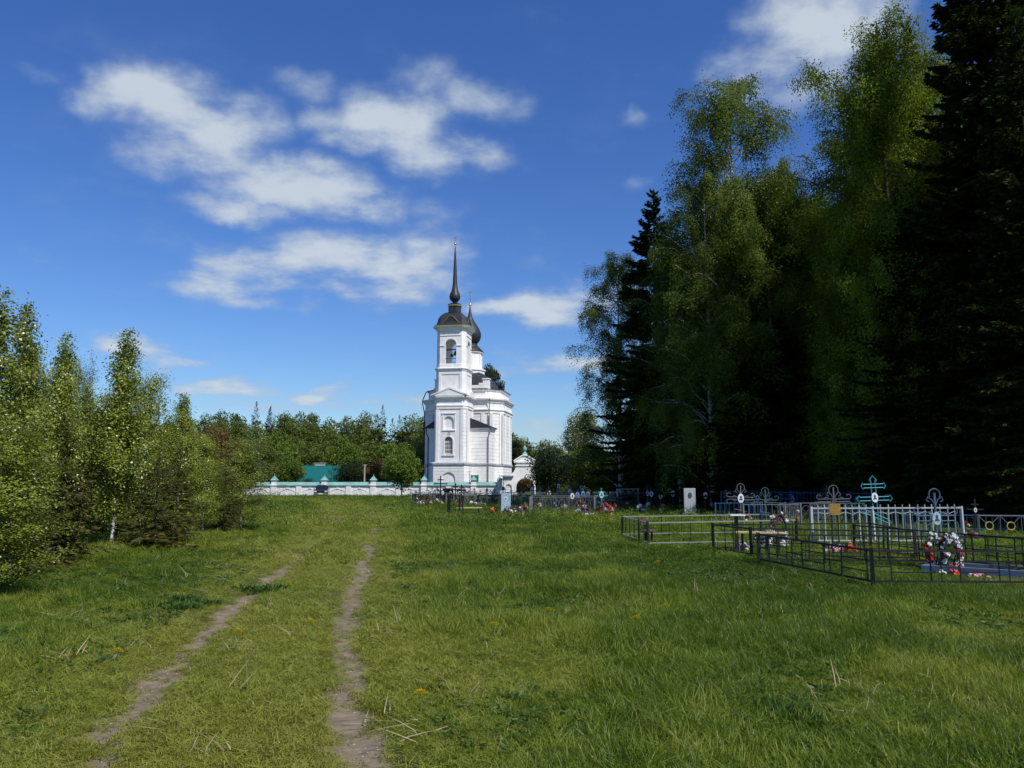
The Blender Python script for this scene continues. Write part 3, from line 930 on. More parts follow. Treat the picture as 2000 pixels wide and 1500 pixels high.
def nave():
    cy = 9.6
    P = plan_ch(11.8, 11.0, 2.0, 0, cy)
    MB().rings(P, [(.14, -.5), (.14, .5), (0, .56)] + courses(.6, 4.0)).build('nave_base', white, church)
    MB().rings(P, [(.02, 4.002), (.12, 4.06), (.16, 4.2), (.16, 4.34), (0, 4.45)]).build('ledge', greyband, church)
    MB().rings(P, [(0, 4.2)] + courses(4.4, 11.6, .5, .04)[0:]).build('nave_wall', white, church)
    MB().rings(P, [(0, 11.58), (.10, 11.66), (.10, 11.95), (.24, 12.1), (.24, 12.25), (.0, 12.35), (0, 13.1), (.14, 13.2), (.2, 13.4), (.42, 13.6), (.46, 13.8), (.1, 13.9)]).build('nave_cornice', white, church)
    PA = plan_ch(11.0, 10.2, 1.9, 0, cy)
    MB().rings(PA, [(0, 13.85), (0, 14.9), (.18, 15.0), (.22, 15.15)]).build('attic_wall', white, church)
    MB().rings(PA, [(.30, 15.152), (.32, 15.22), (-.3, 15.4), (-1.4, 15.75)]).build('attic_roof', darkroof, church)
    # pilasters on the corner faces and right part of the front
    for (x, y, rz_) in ((5.88, 5.9, 90), (5.93, 8.0, 90), (5.93, 11.2, 90), (4.45, 4.06, 0), (3.3, 4.06, 0), (-4.45, 4.06, 0), (5.3, 4.72, 45), (4.5, 4.35, 45)):
        if rz_ == 45: continue
        m = MB(); m.box((x, y, 8.0), (.55, .12, 7.2), R(rz_)); m.build('pilaster', white, church)
    for sx_ in (-1, 1):
        for t in (.18, .82):
            x = sx_ * (3.9 + 2.0 * t); y = cy - 5.5 + 2.0 * t
            m = MB(); m.box((x + sx_ * .03, y - .03, 8.0), (.42, .14, 7.2), R(45 * sx_)); m.build('pilaster', white, church)
    # parapet block and small gables on the attic
    for sx_ in (-1, 1):
        m = MB(); m.box((sx_ * 3.6, cy - 4.6, 15.9), (.9, .9, 1.5)); m.box((sx_ * 3.6, cy - 4.6, 16.7), (1.1, 1.1, .14)); m.box((sx_ * 3.6, cy - 4.6, 15.3), (1.1, 1.1, .3)); m.build('parapet_block', white, church)
    MB().box((1.2, cy - 4.9, 15.55), (4.0, .3, .5)).build('parapet', white, church)
    MB().box((2.9, cy - 4.9, 15.95), (.7, .34, .3)).build('parapet_block', white, church)
    # hipped roof, drum and dome
    MB().rings(plan_ch(8.4, 8.0, 1.4, 0, cy), [(.25, 15.5), (.15, 15.65), (-.35, 16.5), (-1.0, 17.3), (-1.8, 17.9), (-2.4, 18.15)]).build('nave_roof', darkroof, church)
    c = (0, cy, 0)
    MB().lathe(c, [(2.3, 18.0), (2.3, 18.35), (2.45, 18.5), (2.45, 18.7), (2.0, 18.8)], 24).build('drum_ledge', white, church)
    MB().lathe(c, [(1.85, 18.7), (1.85, 21.1), (2.05, 21.25), (2.1, 21.4), (1.9, 21.45)], 24).build('drum_wall', white, church)
    for k in range(8):
        a = R(22.5 + 45 * k); MB().box((1.86 * math.cos(a), cy + 1.86 * math.sin(a), 19.9), (.10, .3, 2.3), a).build('pilaster', white, church)
    MB().lathe(c, [(2.15, 21.44), (2.1, 21.56), (1.7, 22.0), (1.2, 22.5), (1.1, 22.8)], 24).build('drum_roof', darkroof, church, smooth=True)
    MB().lathe(c, [(1.05, 22.7), (1.25, 22.95), (1.58, 23.4), (1.75, 24.0), (1.70, 24.5), (1.45, 25.1), (1.02, 25.8), (.62, 26.4), (.36, 27.0), (.19, 27.8), (.09, 28.6), (.02, 28.7)], 28).build('dome', darkroof, church, smooth=True)
    MB().lathe((0, cy, 28.9), [(.01, -.2), (.14, -.14), (.2, 0), (.14, .14), (.01, .2)], 14).build('ball', gold, church, smooth=True)
    MB().box((0, cy, 29.7), (.05, .05, 1.5)).build('cross_stem', gold, church)
    orth_cross((0, cy, 29.6), 1.5, .05, church)
    # side annexes with lean-to roofs
    for s_ in (-1, 1):
        xa, xb = 2.25, (5.0 if s_ > 0 else 3.9)
        cxm = s_ * (xa + xb) / 2
        PA_ = plan_ch(xb - xa, 3.8, .02, cxm, 2.3)
        m = MB(); m.rings(PA_, [(.08, -.5), (.08, .5), (0, .56)] + courses(.6, 4.0)).build('annex_base', white, church)
        MB().rings(PA_, [(.02, 4.002), (.10, 4.06), (.14, 4.2), (.14, 4.34), (0, 4.45)]).build('ledge', greyband, church)
        MB().rings(PA_, courses(4.4, 8.9, .5, .04) + [(.1, 8.95), (.1, 9.15), (.2, 9.25), (0, 9.3)]).build('annex_wall', white, church)
        m = MB(); q = [(2.2, 9.25), (xb + .35, 9.25), (xb + .35, 9.4), (2.2, 10.7)]
        if s_ < 0: q = [(-x, z) for x, z in q][::-1]
        m.prism(q, .1, 4.35); m.build('annex_roof', darkroof, church)
        MB().tube([(s_ * (xb + .15), .25, 9.2), (s_ * (xb + .12), .25, 8.6), (s_ * (xb - .15), .28, 8.0), (s_ * (xb - .15), .28, 0)], .07, 6).build('downpipe', greym if s_ > 0 else blackm, church)
        MB().tube([(s_ * 4.3, 4.02 - .35, 13.7), (s_ * 4.25, 4.02 - .1, 13.0), (s_ * 4.25, 4.02 - .1, 0)] if s_ > 0 else [(-5.75, 6.0, 15.1), (-6.2, 5.75, 13.9), (-6.25, 5.75, 13.3), (-5.98, 5.95, 12.0), (-5.98, 5.95, 0)], .075, 6).build('downpipe', greym if s_ > 0 else blackm, church)
    # dark gutter edge on the left attic
    MB().box((-5.45, 7.2, 15.1), (.2, 3.0, .10)).build('gutter', blackm, church)


tower()
nave()

# ------------------------------------------------------------------ boundary wall, gate, house, pole, board
WY = 96.0


def boundary_wall():
    xs = [GX(p, WY) for p in (440, 535, 633, 729, 828, 925, 976)]
    r = empty('boundary_wall', (xs[0], WY, 0), 'long low white wall with green sheet coping and green capped posts before the church', 'wall')
    x0 = xs[0]
    H_ = 1.28
    for i in range(len(xs) - 1):
        a, b = xs[i] - x0, xs[i + 1] - x0
        o = MB().box(((a + b) / 2, 0, H_ / 2 - .2), (b - a - .62, .42, H_ + .4)).build('wall_panel', white2, r)
        MB().box(((a + b) / 2, -.03, H_ + .03), (b - a - .62, .60, .10)).build('ledge', greyband, r)
        m = MB(); w = (b - a - .62) / 2; c = (a + b) / 2
        m.add([(c - w, -.38, H_ + .07), (c + w, -.38, H_ + .07), (c + w, .38, H_ + .07), (c - w, .38, H_ + .07), (c - w, 0, H_ + .47), (c + w, 0, H_ + .47)],
              [(0, 1, 5, 4), (2, 3, 4, 5), (1, 2, 5), (3, 0, 4), (3, 2, 1, 0)])
        m.build('coping', greenroof, r)
        if b - a > 4:
            MB().box((c, -.25, H_ / 2 - .1), (.62, .14, H_ + .18)).build('pilaster', white2, r)
            for q in (-.5, .5):
                cc = c + q * w
                m = MB()
                pts = [(cc + u * 1.0, -.225, .92 - .35 * u * u) for u in np.linspace(-1, 1, 9)]
                m.tube(pts, .035, 4); m.build('relief_arch', white2, r)
                MB().box((cc, -.23, 1.02), (.32, .10, .14)).build('keystone', white2, r)
    for i, x in enumerate(xs):
        x -= x0
        m = MB(); m.box((x, 0, .55), (.66, .66, 1.6)); m.box((x, 0, 1.38), (.82, .82, .1)); m.box((x, 0, 1.68), (.60, .60, .56)); p = m.build('post', white2, r)
        m = MB(); m.add([(x - .42, -.42, 1.96), (x + .42, -.42, 1.96), (x + .42, .42, 1.96), (x - .42, .42, 1.96), (x, 0, 2.52)], [(0, 1, 4), (1, 2, 4), (2, 3, 4), (3, 0, 4), (3, 2, 1, 0)])
        m.lathe((x, 0, 2.55), [(.01, -.08), (.07, 0), (.01, .08)], 8)
        m.build('post_cap', greenroof, p)
    # far return of the wall, just visible beyond the left end
    return r


boundary_wall()


def gate():
    Y = 95.0
    x0 = GX(1025, Y)
    r = empty('gateway', (x0, Y, 0), 'white arched gateway with curved shoulders, pediment and little green dome beside the church', 'gateway')
    prof = [(-2.6, -.4), (1.25, -.4), (1.25, 2.3), (1.18, 2.9), (1.05, 3.4), (1.02, 3.62), (1.02, 4.0), (-1.02, 4.0), (-1.02, 3.62), (-1.1, 3.3), (-1.3, 2.95), (-1.6, 2.65), (-1.9, 2.5), (-2.6, 2.4)]
    o = MB().prism(prof, -.45, .45).build('gate_wall', white, r)
    c = MB().prism(arch_outline(.05, 2.1, -.6, 1.15, 18), -1, 1).build('w', white); c.parent = r
    c2 = MB().prism(arch_outline(-1.9, .75, .2, 1.15), -.6, -.3).build('w', white); c2.parent = r
    cut(o, [c, c2])
    MB().box((0, 0, 3.66), (2.3, 1.1, .12)).build('cornice', white, r)
    MB().box((0, 0, 4.06), (2.5, 1.2, .14)).build('cornice', white, r)
    MB().prism([(-1.2, 4.14), (1.2, 4.14), (.35, 4.75), (.2, 4.95), (-.2, 4.95), (-.35, 4.75)], -.4, .4).build('pediment', white, r)
    MB().tube([(-1.3, -.45, 4.2), (-.35, -.45, 4.8), (0, -.45, 4.9), (.35, -.45, 4.8), (1.3, -.45, 4.2)], .09, 5).build('pediment_moulding', white, r)
    MB().box((-2.05, -.1, 2.46), (1.5, 1.3, .12)).build('ledge', greyband, r)
    MB().lathe((0, 0, 4.93), [(.38, 0), (.34, .1), (.16, .3), (.12, .4), (.2, .48), (.27, .62), (.24, .78), (.12, .95), (.03, 1.1)], 14).build('cupola', greenroof, r, smooth=True)
    orth_cross((0, 0, 5.95), 1.2, .05, r)
    m = MB(); arch_frame(m, .05, 2.1, 0, 1.15, .16, -.50, -.44); m.build('arch_moulding', white, r)


gate()


def house():
    Y = 142.0
    x0 = GX(618, Y)
    r = empty('village_house', (x0, Y, 0), 'low house with a broad teal sheet roof beyond the white wall', 'house')
    w = 3.9
    MB().box((0, 2.6, .9), (2 * w - .6, 5.0, 2.3)).build('wall', wood_brown, r)
    m = MB(); e, rz_ = 1.95, 4.75
    m.add([(-w, 0, e), (w, 0, e), (w - .5, 2.7, rz_), (-w + .1, 2.7, rz_), (w, 5.5, e), (-w, 5.5, e), (-w, 0, e - .12), (w, 0, e - .12), (w, 5.5, e - .12), (-w, 5.5, e - .12)],
          [(0, 1, 2, 3), (3, 2, 4, 5), (1, 4, 2), (5, 0, 3), (6, 7, 1, 0), (7, 8, 4, 1), (8, 9, 5, 4), (9, 6, 0, 5), (9, 8, 7, 6)])
    rf = m.build('roof', tealroof, r)
    m = MB()
    for i in range(17):
        x = -w + .25 + i * .46
        m.tube([(x, -.02, e + .03), (x * .93, 2.65, rz_ + .0)], .025, 4)
    sm = m.build('roof_seams', tealroof, r); sm['kind'] = 'stuff'
    MB().box((-.3, 3.4, 4.9), (1.7, 1.0, .5)).box((-.3, 3.4, 5.2), (1.9, 1.2, .1)).build('dormer', greyband, r)
    for x in (-2, 0, 2):
        f = MB().box((x, .085, 1.2), (.8, .06, .9)).build('window', white, r)
        MB().box((x, .045, 1.2), (.62, .04, .72)).build('pane', glassdark, f)


house()
Yp = 120.0
r = empty('utility_pole', (GX(711, Yp), Yp, 0), 'short grey pole standing behind the white wall near the reddish tree', 'pole')
MB().tube([(0, 0, -.3), (0, 0, 4.4)], [.16, .11], 8).build('post', concrete, r)
MB().box((0, 0, 4.3), (.7, .08, .08)).build('crossarm', concrete, r)
Yb = 98.5
r = empty('notice_board', (GX(927, Yb), Yb, 0), 'green square board on posts standing against the church base behind a wall post', 'board')
MB().box((0, 0, 1.95), (.95, .10, 1.25)).build('panel', greenboard, r)
for s_ in (-.42, .42): MB().box((s_, .09, 1.2), (.08, .08, 2.9)).build('post', greenboard, r)
MB().box((-.62, 0, 2.3), (.08, .08, 1.6)).build('frame', greenroof, r)


def car():
    Y = 93.2
    r = empty('parked_car', (GX(626, Y), Y, gz(GX(626, Y), Y)), 'small dark car parked nose outward against the white wall', 'car', rz=R(8))
    P = plan_ch(1.62, 3.7, .22, 0, 1.85)
    MB().rings(P, [(-.08, .22), (0, .32), (.01, .6), (-.03, .80), (-.10, .90)]).build('body', carpaint, r)
    PC = plan_ch(1.44, 2.2, .12, 0, 2.15)
    MB().rings(PC, [(0, .88), (-.16, 1.32), (-.22, 1.40), (-.5, 1.43)]).build('cabin', carpaint, r)
    m = MB(); m.add([(-.60, 1.045, .93), (.60, 1.045, .93), (.52, 1.19, 1.30), (-.52, 1.19, 1.30)], [(0, 1, 2, 3)]); m.build('windscreen', glassdark, r)
    for s_ in (-1, 1):
        m = MB(); m.add([(s_ * .715, 1.3, .95), (s_ * .715, 3.0, .95), (s_ * .60, 2.85, 1.3), (s_ * .60, 1.45, 1.3)], [(0, 1, 2, 3)] if s_ > 0 else [(3, 2, 1, 0)]); m.build('side_window', glassdark, r)
        MB().box((s_ * .6, -.02, .68), (.28, .08, .15)).build('headlight', lampglass, r)
        MB().box((s_ * .85, 1.2, .95), (.16, .08, .12)).build('mirror', carpaint, r)
        for y in (.65, 3.0):
            m = MB(); m.lathe((0, 0, 0), [(.28, -.09), (.31, -.07), (.31, .07), (.28, .09)], 18)
            m.v = [(z + s_ * .72, x + y, y_ + .31) for x, y_, z in m.v]
            w_ = m.build('wheel', rubber, r)
            m = MB(); m.lathe((0, 0, 0), [(.18, -.01), (.17, .01)], 12); m.v = [(z + s_ * .815, x + y, y_ + .31) for x, y_, z in m.v]; m.build('rim', silverm, w_)
    MB().box((0, -.05, .40), (1.55, .12, .16)).build('bumper', greym, r)
    MB().box((0, -.12, .42), (.55, .02, .12)).build('licence_plate', porcelain, r)
    MB().box((0, -.01, .66), (.75, .05, .13)).build('grille', blackm, r)


car()
r = empty('soil_heap', (GX(650, 92.5), 92.5, gz(GX(650, 92.5), 92.5)), 'low heap of brown soil beside the dark car', 'heap')
m = MB().lathe((0, 0, -.1), [(1.0, 0), (.8, .18), (.45, .34), (.15, .42)], 12); m.v = [(x * (1 + .15 * math.sin(7 * y)), y * .8, z + .04 * math.sin(9 * x)) for x, y, z in m.v]
m.build('mound', soil, r, smooth=True)

# ------------------------------------------------------------------ trees: tall ones on the right
BT = [birch(11, 25, 3.9, .10, 84, 125000, .122, droop=.55, up=.9, hang=.55, sig=.042, mid=.35, tub=4),
      birch(12, 25, 3.7, .06, 76, 110000, .122, droop=.6, up=.85, hang=.65, sig=.048, mid=.3),
      birch(13, 25, 4.4, .04, 96, 140000, .128, droop=.35, up=.85, hang=.3, sig=.05, mid=.25, lmat=m_linden, bmat=bark)]
SP = [spruce(21, 22, 3.6, 48, 8, 165, fine=1.0, wr=.17, cap=.40), spruce(22, 22, 3.3, 52, 8, 150, fine=1.0, wr=.17, cap=.40)]
# pixel column, forward distance, height, width factor, kind, label
TALL = [
    (1292, 52, 20.9, 1.35, 's0', 'spruce', 'dark pointed spruce, the lowest spire at the left edge of the tall trees'),
    (1214, 55, 17.6, .85, 'b1', 'birch', 'drooping birch leaning out furthest toward the church side of the grove'),
    (1452, 47, 26.0, .92, 'b0', 'birch', 'tallest airy birch with white trunk showing, against the big top cloud'),
    (1550, 49, 22.0, .62, 'b1', 'birch', 'slender birch with a thin hanging tip beside the tallest airy birch'),
    (1392, 46, 19.8, .75, 'b1', 'birch', 'bushy birch between the pointed spruce and the tallest airy birch'),
    (1330, 50, 16.5, .85, 'b0', 'birch', 'lower birch filling below the pointed spruce, behind the grey stone slab'),
    (1595, 47, 18.0, .70, 'b0', 'birch', 'olive green birch under the sky gap between the two highest tree masses'),
    (1515, 47, 18.5, 1.05, 'b1', 'birch', 'middle height birch standing in front of the tallest birch trunk'),
    (1775, 36, 22.8, .80, 'l2', 'linden', 'broad bright yellow-green tree with sunlit top at upper right'),
    (1695, 40, 16.5, .62, 'l2', 'linden', 'shorter leafy tree on the left flank of the bright yellow-green tree'),
    (1835, 42, 27.0, 1.0, 's1', 'spruce', 'dark spruce whose top rises above the bright yellow-green tree'),
    (1765, 46, 29.0, .8, 's0', 'spruce', 'dark spruce hidden mostly behind the bright yellow-green tree'),
    (1800, 34, 14.5, 1.2, 's0', 'spruce', 'nearly black spruce below the bright yellow-green crown'),
    (2010, 31, 26.5, 1.0, 's1', 'spruce', 'huge black-green spruce at the right edge of the photo'),
    (1960, 31, 25.0, .95, 's0', 'spruce', 'dark spruce just left of the huge edge spruce'),
    (2070, 28, 19.0, 1.0, 's0', 'spruce', 'shaded spruce cut off by the right edge of the photo'),
    (1905, 34, 17.5, 1.0, 's1', 'spruce', 'dark full spruce between the yellow-green tree and the edge spruces'),
    (1540, 52, 17.0, 1.3, 's1', 'spruce', 'black spruce in the deep shade behind the blue fence'),
    (1440, 54, 16.0, 1.3, 's0', 'spruce', 'black spruce in the deep shade behind the oval portrait cross'),
    (1640, 48, 17.0, 1.3, 's0', 'spruce', 'black spruce in the deep shade behind the silver fence'),
    (1715, 44, 15.0, 1.3, 's1', 'spruce', 'black spruce in the deep shade behind the turquoise cross'),
    (1365, 56, 13.5, 1.4, 's1', 'spruce', 'black spruce in the shade directly behind the grey stone slab'),
    (1262, 58, 12.5, 1.1, 's0', 'spruce', 'dark low spruce under the leaning birch, behind the pale lattice fence'),
    (1245, 62, 9.0, 1.3, 's1', 'spruce', 'dark bushy spruce at the foot of the leaning birch'),
    (1420, 53, 20.0, 1.1, 'b1', 'birch', 'shadowed birch filling the gap behind the tallest airy birch, on its left'),
    (1495, 54, 21.5, 1.1, 'b0', 'birch', 'shadowed birch filling the gap behind the tallest airy birch, on its right'),
    (1572, 53, 21.5, 1.15, 'b1', 'birch', 'shadowed birch behind the slender birch with the hanging tip'),
    (1650, 48, 18.5, 1.1, 'b0', 'birch', 'shadowed birch at the left foot of the bright yellow-green tree'),
    (1728, 43, 22.0, .95, 'l2', 'linden', 'second leafy tree backing the bright yellow-green tree on its left'),
    (1838, 40, 23.5, .85, 'l2', 'linden', 'third leafy tree backing the bright yellow-green tree on its right'),
    (1262, 57, 8.5, 1.3, 's1', 'spruce', 'dark bushy low spruce in front of the leaning birch, above the lattice fence'),
    (1310, 55, 10.0, 1.3, 's0', 'spruce', 'dark bushy low spruce left of the grey stone slab'),
    (1388, 47, 8.5, 1.3, 's1', 'spruce', 'dark bushy low spruce right of the grey stone slab'),
    (1450, 45, 9.5, 1.3, 's0', 'spruce', 'dark spruce hiding the trunk of the tallest airy birch'),
    (1535, 45, 11.0, 1.4, 's1', 'spruce', 'dark spruce behind the blue fence, hiding the birch trunks'),
    (1620, 48, 13.5, 1.4, 's0', 'spruce', 'dark spruce behind the second blue fence stretch'),
    (1700, 43, 14, 1.4, 's1', 'spruce', 'dark wide spruce behind the turquoise cross, in front of the others'),
    (1850, 38, 12.0, 1.3, 's1', 'spruce', 'black spruce behind the wreath grave'),
    (1950, 36, 13.0, 1.3, 's0', 'spruce', 'black spruce behind the fence with gold rings'),
]
pairs = {'b0': (BT[0], 25), 'b1': (BT[1], 25), 'l2': (BT[2], 25), 's0': (SP[0], 22), 's1': (SP[1], 22)}
rt = random.Random(3)
for (px, Y, h, sx_, k, nm, lab) in TALL:
    pr, h0 = pairs[k]
    tree('tall_' + nm, pr, lab, nm, GX(px, Y), Y, h / h0, rt.uniform(0, 6.28), 'tall trees behind the graves', sx_ * h0 / h * (1.0 if h / h0 > .95 else .5 + .5 * h / h0) if h < h0 else sx_)
# the wood goes on behind and to the right of them
WOOD = []
for i in range(12):
    Y = 66 + (i % 3) * 6; WOOD.append((GX(1300 + i * 66, Y), Y, 14 + 4 * rt.random(), 1.25))
for c_ in (45, 49, 53, 57, 62):      # out-of-view rows of the wood, added along the sun's line to shade the grove
    for k_ in range(6):
        Y = 10 + k_ * 4.6 + rt.uniform(-1.5, 1.5); x = c_ + rt.uniform(-1, 1) - .831 * Y
        if x > .66 * Y + 4.5: WOOD.append((x, Y, rt.uniform(12, 14) if c_ < 50 else rt.uniform(18, 22), 1.15))
for k_ in range(7): WOOD.append((22 + k_ * 2.2 + rt.uniform(-1, 1), 32 + k_ * 4, rt.uniform(18, 24), 1.15))
for x, Y, h, w_ in WOOD:
    pr, h0 = pairs[rt.choice(['s0', 's1', 's0', 's1', 'b0'])]
    tree('wood_tree', pr, 'shaded dark tree of the wood behind the tall grove and out of view beside it', 'tree', x, Y, h / h0, rt.uniform(0, 6.28), 'trees deeper in the wood', w_)

# ------------------------------------------------------------------ young birches and spruces on the left
YB = [birch(31, 5, .82, .06, 56, 22000, .048, tr=.008, droop=.15, up=1.6, lean=.03, sig=.10, mid=.2, lmat=m_bleaf, topw=.9, cone=True, brown=2),
      birch(32, 5, .74, .08, 54, 21000, .048, tr=.008, droop=.1, up=1.9, lean=.035, sig=.11, mid=.25, lmat=m_bleaf, topw=.9, cone=True, brown=2),
      birch(33, 5, 1.0, .02, 62, 25000, .048, tr=.008, droop=.2, up=1.3, lean=.03, sig=.11, mid=.1, lmat=m_bleaf, topw=.8, brown=2)]
YS = [spruce(41, 3, 1.05, 26, 8, 34, lmat=m_youngspruce, fine=.8, cb=.01, wr=.10), spruce(42, 3, 1.0, 24, 8, 34, lmat=m_youngspruce, fine=.8, cb=.01, wr=.10)]
LEFT = [
    (15, 13.2, 4.55, .9, 'b1', 'birch', 'young birch at the left edge of the photo, its tip the highest there'),
    (90, 15.2, 4.4, .85, 'b0', 'birch', 'young birch second from the left edge, with a ragged twiggy top'),
    (215, 18.5, 5.05, 1.15, 'b0', 'birch', 'tallest full young birch of the left thicket'),
    (150, 19.5, 3.9, 1.0, 'b1', 'birch', 'young birch with the white trunk showing low down'),
    (272, 20.5, 4.0, 1.0, 'b2', 'birch', 'young birch on the right flank of the tallest thicket birch'),
    (345, 22.0, 3.95, 1.05, 'b0', 'birch', 'pointed young birch standing apart right of the tallest one'),
    (395, 24.5, 2.8, 1.0, 'b2', 'birch', 'bushy young birch between the pointed birch and the last one'),
    (470, 27.5, 2.9, 1.35, 'b2', 'birch', 'last low round birch of the thicket, nearest the white wall'),
    (60, 17.5, 3.7, 1.0, 'b2', 'birch', 'dense leafy young birch behind the edge birch'),
    (-60, 12.0, 4.5, 1.2, 'b0', 'birch', 'young birch cut off by the left edge of the photo'),
    (-20, 11.2, 2.3, 1.2, 'b2', 'birch', 'low leafy birch sapling at the very left edge, near the ground'),
    (125, 23.5, 4.9, .8, 'b2', 'birch', 'shaded young birch deeper in the thicket'),
    (40, 22.0, 5.3, .8, 'b0', 'birch', 'shaded young birch deeper in the thicket, far left'),
    (225, 26.0, 4.9, .9, 'b1', 'birch', 'shaded young birch behind the tallest thicket birch'),
    (108, 15.0, 2.9, .85, 's0', 'spruce', 'yellowish young spruce in front of the ragged birch'),
    (300, 18.6, 2.2, 1.05, 's1', 'spruce', 'wide olive young spruce low in front of the pointed birch'),
    (340, 20.0, 2.4, .8, 's0', 'spruce', 'narrow young spruce right behind the wide olive one'),
    (30, 13.6, 1.9, .9, 's1', 'spruce', 'small young spruce at the foot of the edge birch'),
    (435, 25.5, 2.6, .8, 's0', 'spruce', 'russet young spruce beside the last round birch'),
    (200, 22.0, 2.2, 1.2, 's1', 'spruce', 'dark young spruce in the shade under the tallest thicket birch'),
]
prs = {'b0': (YB[0], 5), 'b1': (YB[1], 5), 'b2': (YB[2], 5), 's0': (YS[0], 3), 's1': (YS[1], 3)}
for (px, Y, h, sx_, k, nm, lab) in LEFT:
    pr, h0 = prs[k]
    tree('young_' + nm, pr, lab, nm, GX(px, Y), Y, h / h0, rt.uniform(0, 6.28), 'young trees on the left of the track', sx_ * max(1, (h0 / h) ** .6))
for i in range(14):   # thicket goes on to the left and behind
    Y = 16 + i * 2.4; x = -Y * .66 - 1.5 - rt.random() * 2
    if i % 4 == 0: x = GX(rt.uniform(-50, 60), Y + 14); Y = Y + 14
    pr, h0 = prs[rt.choice(['b0', 'b1', 'b2'])]
    tree('young_birch', pr, 'young birch deeper in the left thicket, half hidden by the front ones', 'birch', x, Y, rt.uniform(.8, 1.05), rt.uniform(0, 6.28), 'birches deeper in the left thicket', 1.3)

# ------------------------------------------------------------------ middle and far trees
FT = {'round': blob_tree(51, 10, 3.9, .12, 60, 9000, .34, m_far2, csize=.34),
      'mid': blob_tree(52, 15, 4.2, .10, 70, 9000, .38, m_far1, csize=.32),
      'mid2': blob_tree(53, 15, 3.6, .08, 60, 8000, .38, m_far1, csize=.34),
      'dark': blob_tree(54, 10, 4.0, .02, 60, 12000, .26, m_darkbush, csize=.36),
      'red': blob_tree(55, 9, 3.0, .12, 50, 5000, .30, m_far3, csize=.32),
      'pine': blob_tree(56, 18, 3.2, .50, 34, 8000, .30, m_pine, flat=.7, csize=.34),
      'pale': blob_tree(58, 15, 3.4, .22, 60, 9000, .30, m_pale, bbark, csize=.34),
      'spruce': spruce(57, 16, 3.4, 34, 8, 20, fine=1.2, wr=.2)}
FH = {'round': 10, 'mid': 15, 'mid2': 15, 'dark': 10, 'red': 9, 'pine': 18, 'spruce': 16, 'pale': 15}
MID = [
    (785, 84, 5.6, .52, 'round', 'maple', 'small bright green tree growing in front of the white wall left of the church'),
    (540, 135, 10.6, .9, 'round', 'tree', 'round bright green tree rising left of the teal roofed house'),
    (500, 118, 8.6, .9, 'mid', 'tree', 'dark green tree over the left end of the white wall'),
    (560, 128, 6.3, .7, 'round', 'tree', 'low yellowish tree touching the teal roof on its left'),
    (668, 150, 11.0, .9, 'round', 'tree', 'round bright green tree right of the teal roofed house'),
    (686, 134, 5.8, .9, 'dark', 'tree', 'dark low tree overlapping the right end of the teal roof'),
    (738, 128, 5.6, .8, 'red', 'tree', 'reddish brown low tree behind the white wall near the pole'),
    (790, 140, 9.0, .8, 'round', 'tree', 'bright green tree behind the wall, left beside the church'),
    (820, 132, 9.5, .6, 'mid', 'tree', 'dark green tree touching the left edge of the church'),
    (412, 70, 6.8, .85, 'red', 'tree', 'reddish brown tree behind the pointed young birch'),
    (388, 74, 6.6, .7, 'red', 'tree', 'second reddish tree, left behind the first reddish brown one'),
    (440, 80, 5.4, .9, 'dark', 'tree', 'dark tree under the reddish brown tree'),
    (600, 137, 2.7, .35, 'dark', 'shrub', 'little dark shrub before the middle of the teal roof'),
    (957, 150, 25.2, .78, 'pine', 'pine', 'tall pine top showing behind the church roof on its right'),
    (1075, 78, 5.6, .62, 'dark', 'tree', 'dark rounded tree right beside the white gateway'),
    (1108, 84, 5.0, .7, 'dark', 'tree', 'dark tree behind the grave crosses, right of the one by the gateway'),
    (1140, 92, 11.2, .62, 'pale', 'willow', 'tall pale wispy tree standing alone between gateway and grove'),
    (1155, 82, 6.0, .75, 'round', 'tree', 'bright green bushy tree at the foot of the pale wispy tree'),
    (1120, 74, 1.7, .35, 'round', 'shrub', 'small bright shrub with upright shoots among the far graves'),
    (1188, 78, 5.0, .6, 'mid', 'tree', 'dark green tree between the bright bushy tree and the grove'),
    (1030, 150, 7.0, .6, 'round', 'tree', 'green tree seen through and over the gateway arch'),
    (1015, 130, 3.6, .8, 'red', 'tree', 'reddish shrub seen through the gateway arch'),
    (1031, 160, 10.6, .7, 'spruce', 'spruce', 'thin dark spruce spire rising behind the gateway dome'),
    (1056, 165, 10.0, .7, 'spruce', 'spruce', 'second thin spruce spire right of the gateway dome'),
    (1008, 170, 11.4, .7, 'pine', 'pine', 'grey green pine close to the right edge of the church'),
]
for (px, Y, h, sx_, k, nm, lab) in MID:
    tree(nm if nm in ('maple', 'willow', 'shrub') else (nm if nm == 'tree' else nm + '_tree'), FT[k], lab, nm, GX(px, Y), Y, h / FH[k], rt.uniform(0, 6.28), None, sx_ * FH[k] / h, z=0)
KL = {'mid': 'mid green broadleaf tree in the far woodland band along the horizon', 'mid2': 'mid green broadleaf tree in the far woodland band along the horizon',
      'round': 'light green broadleaf tree in the far woodland band along the horizon', 'spruce': 'dark pointed spruce in the far woodland band along the horizon',
      'pine': 'bluish dark pine with bare trunk in the far woodland band along the horizon', 'dark': 'very dark low tree in the far woodland band along the horizon'}


def far_top(px):
    P = [(-400, 800), (380, 812), (470, 806), (520, 806), (560, 802), (620, 818), (680, 812), (740, 812), (800, 818), (870, 822), (1000, 850), (1060, 868), (1130, 890), (1250, 880), (2600, 870)]
    return float(np.interp(px, [p[0] for p in P], [p[1] for p in P]))


